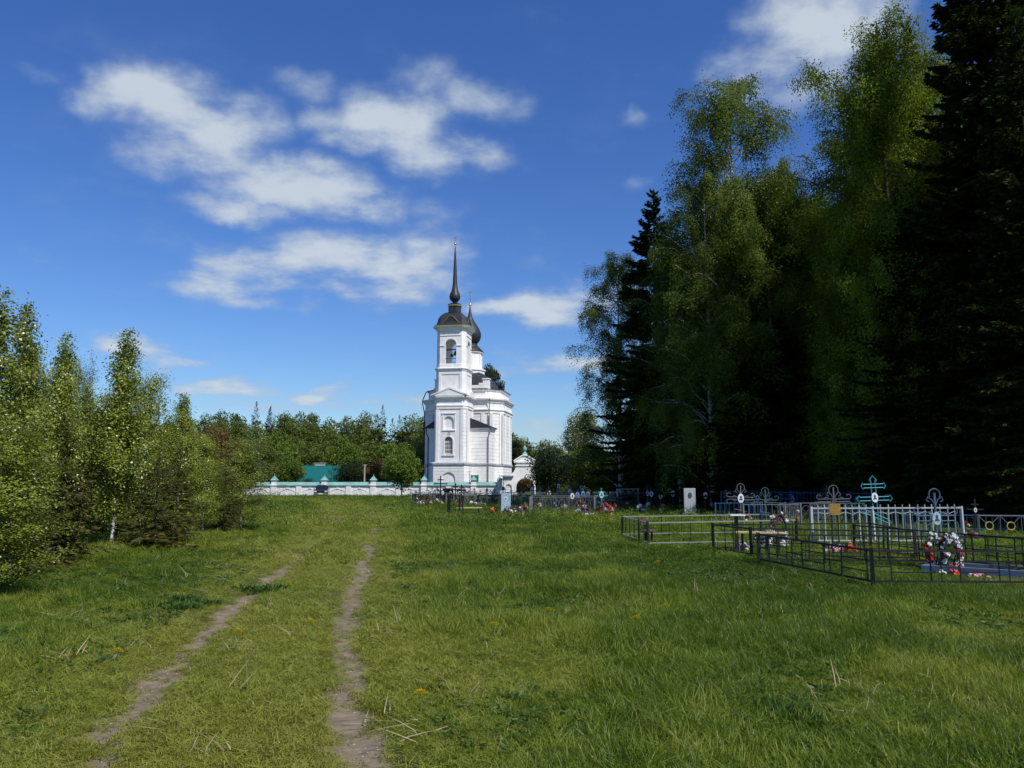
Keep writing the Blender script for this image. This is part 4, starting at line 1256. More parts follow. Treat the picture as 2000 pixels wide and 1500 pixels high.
for row, (Y0, dy) in enumerate(((196, 0), (178, 14), (160, 60))):
    px = -380 + row * 17
    while px < 2500:
        Y = Y0 + rt.uniform(-6, 6)
        top = far_top(px) - 13 + dy + rt.uniform(-6, 12)
        h = HZ(top, Y)
        if 730 < px < 850 and row < 2: k = rt.choice(['pine', 'spruce', 'pine', 'spruce', 'mid'])
        elif px > 980: k = rt.choice(['mid', 'spruce', 'mid2'])
        else: k = rt.choice(['mid', 'mid2', 'mid', 'mid2', 'spruce', 'round' if row == 2 else 'mid'])
        if k == 'spruce' or k == 'pine': h *= 1.02
        if px < 1300 or row == 0:
            tree('far_' + ('spruce' if k == 'spruce' else 'pine' if k == 'pine' else 'tree'), FT[k], KL[k], 'tree', GX(px, Y), Y, h / FH[k], rt.uniform(0, 6.28), 'far woodland: ' + k.replace('2', ''), {'spruce': .95, 'pine': .85}.get(k, 1.0) * FH[k] / h, z=0)
        px += rt.uniform(24, 38) if px < 1300 else 60
#PART3

# ------------------------------------------------------------------ grass


def tuft(name, n, rad, hmin, hmax, w, seed, m, lean=.45, seg=2):
    rng = np.random.default_rng(seed)
    a = rng.uniform(0, 2 * np.pi, n); r = rad * np.sqrt(rng.random(n))
    bx, by = r * np.cos(a), r * np.sin(a)
    h = rng.uniform(hmin, hmax, n)
    ang = rng.uniform(0, 2 * np.pi, n); ln = h * lean * rng.uniform(.3, 1.5, n)
    dx, dy = np.cos(ang), np.sin(ang)
    sx_, sy_ = -dy * w / 2, dx * w / 2
    V = []
    Fc = []
    for i in range(n):
        b = len(V)
        q = min(1.6, ln[i] / h[i])
        for (u, wd) in ((-.05, 1.0), (.40, .95), (.75, .65), (1.0, 0)):
            # the blade bends over more and more toward its tip
            ox = ln[i] * u * abs(u) ; oz = h[i] * (u - .42 * q * u * u)
            if wd: V += [(bx[i] + dx[i] * ox - sx_[i] * wd, by[i] + dy[i] * ox - sy_[i] * wd, oz), (bx[i] + dx[i] * ox + sx_[i] * wd, by[i] + dy[i] * ox + sy_[i] * wd, oz)]
            else: V.append((bx[i] + dx[i] * ox, by[i] + dy[i] * ox, oz))
        Fc += [(b, b + 1, b + 3, b + 2), (b + 2, b + 3, b + 5, b + 4), (b + 4, b + 5, b + 6)]
    me = bpy.data.meshes.new(name); me.from_pydata(V, [], Fc); me.materials.append(m); me.update()
    return bpy.data.objects.new(name, me)


def broad_tuft(name, n, seed, m, rad=.13, l=(.06, .13), flat=.5, wr=.28):
    rng = np.random.default_rng(seed)
    a = rng.uniform(0, 2 * np.pi, n)
    C = np.stack([np.cos(a) * rng.uniform(0, rad * .5, n), np.sin(a) * rng.uniform(0, rad * .5, n), rng.uniform(0, .05, n)], 1)
    D = np.stack([np.cos(a), np.sin(a), rng.uniform(.1, 1.6, n) * flat], 1)
    V, Q = leaves_np(C, D, rng.uniform(l[0], l[1], n), wr, rng)
    return bpy.data.objects.new(name, np_mesh(name, V, Q, m))


def scatter(name, P, rot, scl_, idx, tint, srcs, label):
    c = bpy.data.collections.new(name + '_sources')
    for i, o in enumerate(srcs):
        o.name = '%s_source_%02d' % (name, i)
        c.objects.link(o)
    me = bpy.data.meshes.new(name)
    me.vertices.add(len(P)); me.vertices.foreach_set('co', np.asarray(P, np.float32).ravel())
    for nm, ty, dat, key in (('rot', 'FLOAT_VECTOR', rot, 'vector'), ('scl', 'FLOAT_VECTOR', scl_, 'vector'), ('idx', 'INT', idx, 'value'), ('tint', 'FLOAT', tint, 'value')):
        at = me.attributes.new(nm, ty, 'POINT')
        at.data.foreach_set(key, np.asarray(dat, np.int32 if ty == 'INT' else np.float32).ravel())
    me.update()
    o = link_mesh(name, me)
    ng = bpy.data.node_groups.new(name, 'GeometryNodeTree')
    ng.interface.new_socket('Geometry', in_out='INPUT', socket_type='NodeSocketGeometry')
    ng.interface.new_socket('Geometry', in_out='OUTPUT', socket_type='NodeSocketGeometry')
    nn = ng.nodes.new; lk = ng.links.new
    gi, go = nn('NodeGroupInput'), nn('NodeGroupOutput')
    ci = nn('GeometryNodeCollectionInfo'); ci.inputs['Collection'].default_value = c; ci.inputs['Separate Children'].default_value = True; ci.inputs['Reset Children'].default_value = True
    ip = nn('GeometryNodeInstanceOnPoints')

    def na(n_, ty):
        q = nn('GeometryNodeInputNamedAttribute'); q.data_type = ty; q.inputs['Name'].default_value = n_
        return q.outputs['Attribute']
    er_ = nn('FunctionNodeEulerToRotation')
    lk(na('rot', 'FLOAT_VECTOR'), er_.inputs[0])
    lk(gi.outputs[0], ip.inputs['Points']); lk(ci.outputs[0], ip.inputs['Instance']); ip.inputs['Pick Instance'].default_value = True
    lk(na('idx', 'INT'), ip.inputs['Instance Index']); lk(er_.outputs[0], ip.inputs['Rotation']); lk(na('scl', 'FLOAT_VECTOR'), ip.inputs['Scale'])
    lk(ip.outputs[0], go.inputs[0])
    md = o.modifiers.new('scatter', 'NODES'); md.node_group = ng
    setp(o, label, kind='stuff')
    return o


m_grass = leaf_mat('grass_blade', (.050, .115, .006), (.175, .275, .018), .36, .42, .30, tint=(.255, .265, .040))
m_dry = leaf_mat('dry_stalk', (.20, .16, .08), (.42, .35, .21), .2, .7, .2)
m_weed = leaf_mat('weed_leaf', (.030, .075, .012), (.07, .13, .02), .3, .45, .35)


def meadow():
    rng = np.random.default_rng(5)
    near = [tuft('t', 40, .10, .03, .10, .0050, 100 + i, m_grass, lean=.9) for i in range(4)] + [tuft('t', 34, .11, .06, .21, .0052, 110 + i, m_grass, lean=.7) for i in range(4)]
    midt = [tuft('t', 60, .26, .07, .20, .011, 120 + i, m_grass, lean=.9) for i in range(4)]
    fart = [tuft('t', 80, .70, .10, .24, .028, 130 + i, m_grass, lean=.6) for i in range(3)]
    srcs = near + midt + fart
    P, Ro, Sc, Ix, Ti = [], [], [], [], []

    def zone(n, y0, y1, i0, i1, edge, hs, margin=1.5, tallidx=None, wk=.70):
        # uniform over the trapezium seen by the camera, with a margin at both sides
        y = np.sqrt(rng.uniform(y0 ** 2, y1 ** 2, n)); x = rng.uniform(-1, 1, n) * (y * wk + margin)
        s = track_dist(x, y); a = np.abs(s)
        rm = rut_mask(x, y)
        keep = rng.random(n) > np.clip(rm * 1.4 * edge, 0, .95)
        keep &= rng.random(n) > .25 * sst(.66, .8, vnoise(x / .6, y / .6, 33))
        x, y, s, a, rm = x[keep], y[keep], s[keep], a[keep], rm[keep]
        n = len(x)
        road = 1 - sst(1.0, 2.2, a - .25 * (s < 0))
        clump = vnoise(x / .9, y / .9, 41) * .6 + vnoise(x / 3.2, y / 3.2, 42) * .5
        h = (.22 + 1.15 * clump ** 1.5) * (1 - .55 * road) * hs
        mid_strip = (1 - sst(.15, .5, a)); h *= 1 + .35 * mid_strip * road
        h *= 1 - .5 * rm
        h *= np.where(s > 1.6, 1.0 + .12 * sst(1.6, 4.5, s) * (1 - sst(20, 40, y)), 1.0)
        h *= rng.uniform(.6, 1.3, n)
        h *= 1 - .45 * (x > -.16 * y) * sst(34, 38, y)
        h *= 1 - .42 * (x > 3) * sst(11, 13, y) * (1 - sst(26, 34, y))
        P.append(np.stack([x, y, gh(x, y)], 1))
        Ro.append(np.stack([rng.normal(0, .28, n), rng.normal(0, .28, n), rng.uniform(0, 6.28, n)], 1))
        wv = np.clip(.7 + .4 * clump, .6, 1.3)
        Sc.append(np.stack([wv, wv, h], 1))
        ix = rng.integers(i0, i1, n)
        if tallidx: ix = np.where((h > .8) & (rng.random(n) < .75), rng.integers(tallidx[0], tallidx[1], n), ix)
        Ix.append(ix)
        t = .14 + .50 * road + .42 * sst(.5, .8, vnoise(x / 1.7, y / 1.7, 51)) + .5 * (vnoise(x / 4.5, y / 4.5, 52) - .5) - .22 * sst(2.5, 6, s) + .30 * sst(.55, .85, vnoise(x / .35, y / .35, 53)) + rng.normal(0, .20, n)
        Ti.append(np.clip(t, 0, .95))
    zone(42000, 2.6, 9, 0, 4, .98, 1.0, tallidx=(4, 8))
    zone(44000, 9, 18, 0, 4, .95, 1.05, tallidx=(4, 8))
    zone(24000, 16, 34, 8, 12, .9, 1.0)
    zone(26000, 30, 97, 12, 15, .7, .85, margin=3)
    P_ = np.concatenate(P); Sc_ = np.concatenate(Sc)
    scatter('grass', P_, np.concatenate(Ro), Sc_, np.concatenate(Ix), np.concatenate(Ti), srcs, 'uneven green meadow grass, short and yellowish along the track, taller to the right')

    # broad leaved weeds
    srcs = [broad_tuft('w', 22, 200 + i, m_weed, rad=.16, l=(.04, .085), wr=.2) for i in range(3)] + [broad_tuft('w', 220, 210, m_weed, rad=.55, l=(.05, .11), flat=1.3, wr=.2)]
    n = 17000
    y = np.sqrt(rng.uniform(2.8 ** 2, 20 ** 2, n)); x = rng.uniform(-1, 1, n) * (y * .7 + 1.5)
    k = (rut_mask(x, y) < .2) & (vnoise(x / 1.1, y / 1.1, 61) > .33) & (np.abs(track_dist(x, y)) > 1.3)
    x, y = x[k], y[k]
    cl = [(-4.35, 10.6), (-4.15, 10.9), (-4.5, 11.1), (-4.9, 8.0), (-5.2, 8.5), (-5.3, 7.6), (4.9, 6.2), (5.4, 6.4), (5.2, 5.6), (2.9, 4.7), (3.2, 5.0), (-3.8, 12.5), (4.4, 7.6), (2.2, 4.2), (3.6, 4.4), (1.9, 5.6), (4.6, 5.2), (6.2, 8.2), (6.8, 9.4), (-6.4, 9.6), (-6.0, 8.8)]
    bx = np.array([c[0] + rng.normal(0, .14) for c in cl for _ in range(3)]); by = np.array([c[1] + rng.normal(0, .18) for c in cl for _ in range(3)])
    X = np.concatenate([x, bx]); Y = np.concatenate([y, by]); n = len(X)
    ix = np.concatenate([rng.integers(0, 3, len(x)), np.full(len(bx), 3)])
    sc = np.concatenate([rng.uniform(.3, .9, len(x)), rng.uniform(.55, .9, len(bx))])
    scatter('weeds', np.stack([X, Y, gh(X, Y)], 1), np.stack([np.zeros(n), np.zeros(n), rng.uniform(0, 6.28, n)], 1), np.stack([sc] * 3, 1), ix, np.zeros(n), srcs, 'dark green broad leaved weeds among the grass')

    # dry stalks left from last year
    srcs = [tuft('d', 7, .12, .08, .22, .0045, 300 + i, m_dry, lean=1.1) for i in range(3)] + [tuft('d', 14, .2, .03, .09, .008, 310, m_dry, lean=3.5)]
    n = 3800
    y = np.sqrt(rng.uniform(3.0 ** 2, 30 ** 2, n)); x = rng.uniform(-1, 1, n) * (y * .7 + 1.0)
    s = track_dist(x, y)
    pr = .12 + .55 * sst(.55, .75, vnoise(x / 1.3, y / 1.3, 71)) + .8 * sst(3.5, 6, s) * (y < 8.5)
    k = (rng.random(n) < pr) & (rut_mask(x, y) < .3)
    x, y, s = x[k], y[k], s[k]
    c = np.array([(4.0, 5.9), (4.3, 5.6), (4.1, 5.3), (4.9, 5.3), (3.4, 5.4), (5.0, 6.8), (3.2, 6.3)])
    x = np.concatenate([x, np.repeat(c[:, 0], 22) + rng.normal(0, .4, 154)]); y = np.concatenate([y, np.repeat(c[:, 1], 22) + rng.normal(0, .4, 154)]); n = len(x)
    s = track_dist(x, y)
    ix = np.where(np.abs(s) < 2.4, 3, rng.integers(0, 4, n))
    scatter('dry_grass', np.stack([x, y, gh(x, y)], 1), np.stack([rng.normal(0, .3, n), rng.normal(0, .3, n), rng.uniform(0, 6.28, n)], 1), np.stack([rng.uniform(.6, 1.2, n)] * 3, 1), ix, np.zeros(n), srcs, 'pale dry stalks of last year lying in the grass')


meadow()

def pebbles():
    rng = np.random.default_rng(77)
    pm = mat('pebble_stone', (.38, .34, .28), .85, .4, 30)
    srcs = []
    for i in range(3):
        mb = MB(); mb.lathe((0, 0, 0), [(.35, -.3), (.8, -.15), (1.0, .1), (.7, .4), (.2, .52)], 7)
        mb.v = [(x * (1 + .2 * math.sin(3 * y + i)), y * .8, z) for x, y, z in mb.v]
        me = bpy.data.meshes.new('pebble'); me.from_pydata(mb.v, [], mb.f); me.materials.append(pm); srcs.append(bpy.data.objects.new('pebble', me))
    n = 9000
    y = rng.uniform(3, 26, n); x = rng.uniform(-8, 1.5, n)
    k = rng.random(n) < np.clip(rut_mask(x, y) * 1.2, 0, 1) ** 1.5
    x, y = x[k], y[k]; n = len(x)
    sc = rng.uniform(.003, .011, n) * np.where(rng.random(n) < .05, 2.0, 1)
    scatter('gravel', np.stack([x, y, gh(x, y)], 1), np.stack([np.zeros(n), np.zeros(n), rng.uniform(0, 6.28, n)], 1), np.stack([sc] * 3, 1), rng.integers(0, 3, n), np.zeros(n), srcs, 'small stones and crumbs lying in the wheel ruts')


pebbles()
# dandelions, one by one
yellow = mat('dandelion_yellow', (.92, .68, .02), .6, .2, 30)
stemg = mat('flower_stem_green', (.10, .18, .04), .6, .2, 30)
dm_head = MB(); rngd = random.Random(2)
for ring, (r_, z_, n_) in enumerate(((.028, 0, 14), (.020, .006, 11), (.010, .011, 7))):
    for i in range(n_):
        a = 6.283 * i / n_ + ring * .3
        dm_head.add([(0, 0, z_ - .004), (r_ * math.cos(a - .2), r_ * math.sin(a - .2), z_), (r_ * 1.1 * math.cos(a), r_ * 1.1 * math.sin(a), z_ + .004), (r_ * math.cos(a + .2), r_ * math.sin(a + .2), z_)], [(0, 1, 2, 3)])
heads = None
DND = [(1300, 1191, 'dandelion beside the taller grass, farther right of the close pair'), (1243, 1216, 'dandelion left and nearer of the close pair in the right meadow'),
       (605, 1217, 'dandelion on the grassy strip between the ruts, nearer the right rut'), (464, 1234, 'dandelion on the inner edge of the left rut'),
       (820, 1358, 'lone dandelion low down right of the right rut'), (228, 1271, 'dandelion in the grass left of the left rut'),
       (562, 1140, 'small dandelion on the middle strip, farther up the track'), (965, 1231, 'small half open dandelion midway in the meadow'),
       (1072, 1201, 'small dandelion midway between the track and the close pair'), (1285, 1101, 'small dandelion just in front of the low bench fence'),
       (893, 1023, 'tiny far dandelion below the pale plank bench'), (1744, 1077, 'dandelion inside the nearest black grave fence')]
for px, py, lab in DND:
    Y = GY(py, .2); x = GX(px, Y); z = gz(x, Y)
    r = empty('dandelion', (x, Y, z), lab, 'dandelion', 'dandelions in the grass')
    hgt = .21
    if heads is None:
        st = MB().tube([(0, 0, -.02), (.01, 0, hgt * .6), (0, 0, hgt)], .003, 4).build('stem', stemg, r)
        hd = dm_head.build('flower_head', yellow, r, loc=(0, 0, hgt))
        heads = (st.data, hd.data)
    else:
        link_mesh('stem', heads[0], r); hd = link_mesh('flower_head', heads[1], r, (0, 0, hgt))
    hd.rotation_euler = (-.5, 0, 0); hd.scale = (1.5,) * 3

# ------------------------------------------------------------------ the graveyard
UNIT = {}


def ubox(m):
    if m.name not in UNIT:
        mb = MB().box((0, 0, 0), (1, 1, 1)); me = bpy.data.meshes.new('bar_' + m.name); me.from_pydata(mb.v, [], mb.f); me.materials.append(m); UNIT[m.name] = me
    return UNIT[m.name]


def beam(name, a, b, w, m, parent, h=None):
    """a straight square bar from a to b (parent coordinates), sharing one mesh"""
    a, b = Vector(a), Vector(b)
    d = b - a
    o = bpy.data.objects.new(name, ubox(m)); COL.objects.link(o); o.parent = parent
    o.location = (a + b) / 2
    o.rotation_mode = 'QUATERNION'
    o.rotation_quaternion = d.to_track_quat('X', 'Z') if d.length > 1e-6 else (1, 0, 0, 0)
    o.scale = (d.length, w, h or w)
    return o


def grave_fence(label, C, h, m, style='bars', step=.16, closed=True, group=None, low=.10, rw=.03, pw=.05, fine=True, mr=None, skip=()):
    x0, y0 = C[0]; z0 = gz(x0, y0)
    r = empty('grave_fence', (x0, y0, z0), label, 'fence', group or 'metal fences round the graves')
    L_ = [(x - x0, y - y0, gz(x, y) - z0) for x, y in C]
    mr = mr or m
    for p in L_:
        beam('post', (p[0], p[1], p[2] - .1), (p[0] + random.uniform(-.025, .025), p[1] + random.uniform(-.025, .025), p[2] + h + .04), pw, m, r)
    n = len(L_)
    joined = MB() if not fine else None

    def bar(name, a, b, w, mm=m):
        if fine: beam(name, a, Vector(b) + Vector((random.uniform(-.012, .012), random.uniform(-.012, .012), 0)), w * random.uniform(.85, 1.15), mm, r)
        else: joined.tube([a, b], w / 2 * 1.2, 4)
    for i in range(n if closed else n - 1):
        if i in skip: continue
        a, b = Vector(L_[i]), Vector(L_[(i + 1) % n]); ln = (b - a).length
        up = Vector((0, 0, 1))
        beam('rail', a + up * h, b + up * h, rw, mr, r)
        beam('rail', a + up * low, b + up * low, rw, mr, r)
        k = max(2, int(ln / step))
        if style == 'blocks':       # uprights in pairs with short rungs, bays alternating
            u = 0; t = 0.0; bay = [.30, .62, .16]
            while t < ln - .2:
                l2 = min(bay[u % 3], ln - t)
                if l2 < .12: break
                p = a + (b - a) * ((t + l2) / ln)
                q = a + (b - a) * (t / ln)
                if t + l2 < ln - .05: bar('bar', p + up * low, p + up * h, .018)
                if u % 3 == 1:
                    bar('rung', q + up * (low + (h - low) * .66), p + up * (low + (h - low) * .66), .018)
                    bar('rung', q + up * (low + (h - low) * .30), p + up * (low + (h - low) * .30), .018)
                else:
                    bar('rung', q + up * (low + (h - low) * .48), p + up * (low + (h - low) * .48), .018)
                t += l2; u += 1
        elif style == 'plain':
            for j in range(1, k):
                p = a + (b - a) * (j / k)
                bar('bar', p + up * low, p + up * h, .016)
        elif style == 'picket':
            for j in range(1, k):
                p = a + (b - a) * (j / k)
                bar('picket', p + up * (low - .03), p + up * (h + .09), .022)
                if j % 2 == 0 and fine is True:
                    q = a + (b - a) * ((j - 1) / k); q2 = a + (b - a) * ((j + 1) / k)
                    beam('strut', q + up * (h - .09), p + up * (h - .16), .012, m, r)
                    if j < k - 1: beam('strut', q2 + up * (h - .09), p + up * (h - .16), .012, m, r)
        elif style == 'ornate':
            kk = max(1, int(ln / .6))
            for j in range(kk):
                p = a + (b - a) * (j / kk); q = a + (b - a) * ((j + 1) / kk); c = (p + q) / 2
                e = (q - p) / 2
                j_ = joined if joined is not None else MB()
                j_.tube([c + e * .55 * math.cos(v) + up * (low + (h - low) * (.5 + .38 * math.sin(v))) for v in np.linspace(0, 6.283, 11)], .009, 4, False)
                j_.tube([p + up * low, c + up * (h * .55), q + up * low], .008, 4)
                j_.tube([p + up * h, c + up * (h * .55), q + up * h], .008, 4)
                j_.tube([q + up * low, q + up * h], .01, 4)
                if joined is None: j_.build('scroll_panel', m, r)
        elif style == 'rings':
            kk = max(1, round(ln / .62))
            for j in range(kk):
                p = a + (b - a) * (j / kk); q = a + (b - a) * ((j + 1) / kk); c = (p + q) / 2; e = (q - p).normalized()
                if j: bar('bar', p + up * low, p + up * h, .02)
                hm = (h + low) / 2; cr = .115
                for (s0, s1) in ((-1, -1), (-1, 1), (1, -1), (1, 1)):
                    d = (e * s0 * (q - p).length / 2 + up * s1 * (h - low) / 2)
                    bar('strut', c + up * hm + d.normalized() * cr, c + up * hm + d * .97, .012)
                MB().tube([c + up * hm + e * cr * math.cos(v) + up * cr * math.sin(v) for v in np.linspace(0, 6.2832, 17)], .016, 5, False).build('ring', goldring, r)
    if joined is not None and joined.v:
        o = joined.build('panel_bars', m, r); o['kind'] = 'stuff'
    return r


goldring = mat('gold_painted_ring', (.45, .32, .05), .5, .2, 10)


def plaque(r, z, w, h, y=-.03, m=None, x=0.0):
    m = m or porcelain
    n = 20
    mb = MB(); V = [(x + w / 2 * math.cos(a), y, z + h / 2 * math.sin(a)) for a in np.linspace(0, 2 * math.pi, n, endpoint=False)]
    mb.add(V + [(v[0], y + .015, v[2]) for v in V], [tuple(range(n)), tuple(range(n, 2 * n))[::-1]] + [((i + 1) % n, i, i + n, (i + 1) % n + n) for i in range(n)])
    p = mb.build('photo_plaque', m, r)
    mb = MB()
    V = [(x + w * .17 * math.cos(a), y - .004, z + h * .12 + h * .16 * math.sin(a)) for a in np.linspace(0, 2 * math.pi, 10, endpoint=False)]
    mb.add(V, [tuple(range(10))])
    V = [(x + w * .30 * math.cos(a), y - .004, z - h * .20 + h * .20 * math.sin(a)) for a in np.linspace(0, math.pi, 8)]
    mb.add(V, [tuple(range(8))])
    mb.build('portrait', portrait, p)
    return p


def cross_root(px, Y, label, group='crosses on the graves', rz=0.0, name='grave_cross'):
    x = GX(px, Y); r = empty(name, (x, Y, gz(x, Y)), label, 'cross', group, rz)
    r.rotation_euler[1] = random.uniform(-.035, .035); r.rotation_euler[0] = random.uniform(-.03, .03)
    return r


def cross_simple(px, Y, h, label, m=blackm, w=.05, oval=None, rz=0.0, group='crosses on the graves', om=None):
    r = cross_root(px, Y, label, group, rz)
    MB().box((0, 0, h / 2 - .1), (w, w, h + .2)).build('post', m, r)
    MB().box((0, 0, h * .74), (h * .46, w * .8, w)).build('crossbar', m, r)
    MB().box((0, 0, h * .89), (h * .24, w * .8, w)).build('upper_bar', m, r)
    MB().tube([(-h * .16, 0, h * .50), (h * .16, 0, h * .40)], w * .5, 4).build('slanted_bar', m, r)
    for p in ((0, h + .02), (-h * .23, h * .74), (h * .23, h * .74)):
        MB().tube([(p[0], 0, p[1] - w * .9), (p[0], 0, p[1]), (p[0], 0, p[1] + w * .9)], [w * .1, w * .95, w * .1], 6).build('finial', m, r)
    if oval: plaque(r, h * oval[2] if len(oval) > 2 else h * .72, oval[0], oval[1], -w, om)
    return r


def cross_scroll(px, Y, h, label, m=blackm, pm=None, ow=.20, oh=.30, rz=0.0, group='crosses on the graves', wd=1.0):
    """wrought cross with scrolls and an oval portrait"""
    r = cross_root(px, Y, label, group, rz)
    MB().box((0, 0, h * .5 - .1), (.035, .035, h + .2 - h * .1)).build('post', m, r)
    a_ = .42 * wd
    zc = h * .62
    for s_ in (-1, 1):
        mb = MB(); mb.tube([(0, 0, zc + .05), (s_ * a_, 0, zc + .05)], .013, 5); mb.tube([(0, 0, zc - .05), (s_ * a_, 0, zc - .05)], .013, 5)
        for sg in (-1, 1):
            mb.tube([(s_ * (a_ - .02 + .09 * math.sin(v)), 0, zc + sg * (.05 + .085 * (1 - math.cos(v)))) for v in np.linspace(0, 4.2, 10)], .011, 4)
            mb.tube([(s_ * (a_ * .5 + .07 * math.cos(v)), 0, zc + sg * (.06 + .06 * math.sin(v))) for v in np.linspace(0, math.pi, 7)], .010, 4)
        mb.build('crossbar', m, r)
    mb = MB()
    rr_ = .13 * wd; zt = h - rr_
    mb.tube([(rr_ * math.cos(v), 0, zt + rr_ * math.sin(v)) for v in np.linspace(-.5, math.pi + .5, 15)], .014, 5)
    for s_ in (-1, 1):
        mb.tube([(0, 0, zt - rr_ * 2.0), (s_ * rr_ * .5, 0, zt - rr_ * .9), (s_ * rr_ * 1.25, 0, zt - rr_ * .4), (s_ * rr_ * 1.45, 0, zt - rr_ * 1.0), (s_ * rr_ * 1.0, 0, zt - rr_ * 1.3)], .012, 4)
    mb.build('crown_scroll', m, r)
    mb = MB(); mb.tube([(-.2 * wd, 0, h * .34), (.2 * wd, 0, h * .28)], .015, 4); mb.build('slanted_bar', m, r)
    plaque(r, zc, ow, oh, -.04, pm)
    return r


def cross_outline(px, Y, h, label, m=tealm):
    """big turquoise cross made of paired rods with pointed ends"""
    r = cross_root(px, Y, label)
    for s_ in (-.06, .06):
        MB().tube([(s_, 0, -.1), (s_, 0, h * .93)], .016, 5).build('rod', m, r)
    MB().tube([(-.06, 0, h * .90), (-.10, 0, h * .93), (0, 0, h), (.10, 0, h * .93), (.06, 0, h * .90)], .016, 5).build('top_finial', m, r)
    for (z, l, nm) in ((h * .84, .34, 'upper_bar'), (h * .64, .50, 'crossbar')):
        mb = MB()
        for q in (-.05, .05): mb.tube([(-l * .8, 0, z + q), (l * .8, 0, z + q)], .016, 5)
        for s_ in (-1, 1): mb.tube([(s_ * l * .8, 0, z - .05), (s_ * l * .86, 0, z - .09), (s_ * l, 0, z), (s_ * l * .86, 0, z + .09), (s_ * l * .8, 0, z + .05)], .016, 5)
        mb.build(nm, m, r)
    mb = MB()
    for q in (-.05, .05): mb.tube([(-.34, 0, h * .46 + q), (.34, 0, h * .28 + q)], .016, 5)
    for s_ in (-1, 1): mb.tube([(s_ * .34, 0, h * .37 - s_ * h * .09 - .05), (s_ * .42, 0, h * .37 - s_ * h * .11), (s_ * .34, 0, h * .37 - s_ * h * .09 + .05)], .016, 5)
    mb.build('slanted_bar', m, r)
    plaque(r, h * .66, .18, .27, -.04)
    return r


def stele(px, Y, w, h, t, label, m=granite, top='flat', port=True, pm=None, rz=0.0, name='gravestone'):
    x = GX(px, Y)
    r = empty(name, (x, Y, gz(x, Y)), label, 'gravestone', None, rz)
    if top == 'flat':
        o = MB().box((0, 0, h / 2 - .03), (w, t, h + .06)).build('slab', m, r)
    else:
        q = [(-w / 2, -.05), (w / 2, -.05), (w / 2, h - w * .3)] + [(w / 2 * math.cos(a), h - w * .3 + w * .3 * math.sin(a)) for a in np.linspace(.2, math.pi - .2, 9)] + [(-w / 2, h - w * .3)]
        o = MB().prism(q, -t / 2, t / 2).build('slab', m, r)
    bv = o.modifiers.new('bevel', 'BEVEL'); bv.width = .012; bv.segments = 2
    MB().box((0, 0, .04), (w * 1.35, t * 2.2, .16)).build('plinth', concrete, r)
    if port: plaque(r, h * .74, w * .34, w * .5, -t / 2 - .012, pm or portrait)
    return r


PET = {}


def blossom_mesh(col, nm):
    if nm not in PET:
        m_ = mat('petal_' + nm, col, .6, .35, 40)
        mb = MB()
        for (r_, z_, n_, o_) in ((1.0, .0, 6, 0), (.8, .35, 6, .5), (.5, .62, 5, 0)):
            for i in range(n_):
                a = 6.283 * (i + o_) / n_
                mb.add([(0, 0, z_ - .2), (r_ * .8 * math.cos(a - .5), r_ * .8 * math.sin(a - .5), z_ + .05), (r_ * math.cos(a), r_ * math.sin(a), z_ + .22), (r_ * .8 * math.cos(a + .5), r_ * .8 * math.sin(a + .5), z_ + .05)], [(0, 1, 2, 3)])
        me = bpy.data.meshes.new('blossom_' + nm); me.from_pydata(mb.v, [], mb.f); me.materials.append(m_); PET[nm] = me
    return PET[nm]


PCOL = {'white': (.75, .75, .73), 'pink': (.75, .16, .30), 'red': (.62, .02, .03), 'orange': (.80, .16, .03), 'yellow': (.75, .55, .12), 'purple': (.25, .06, .45), 'lilac': (.52, .42, .66), 'rose': (.80, .38, .45), 'maroon': (.16, .015, .05)}
m_plastic_leaf = leaf_mat('wreath_leaf', (.010, .05, .02), (.03, .10, .04), .1, .4, .4)


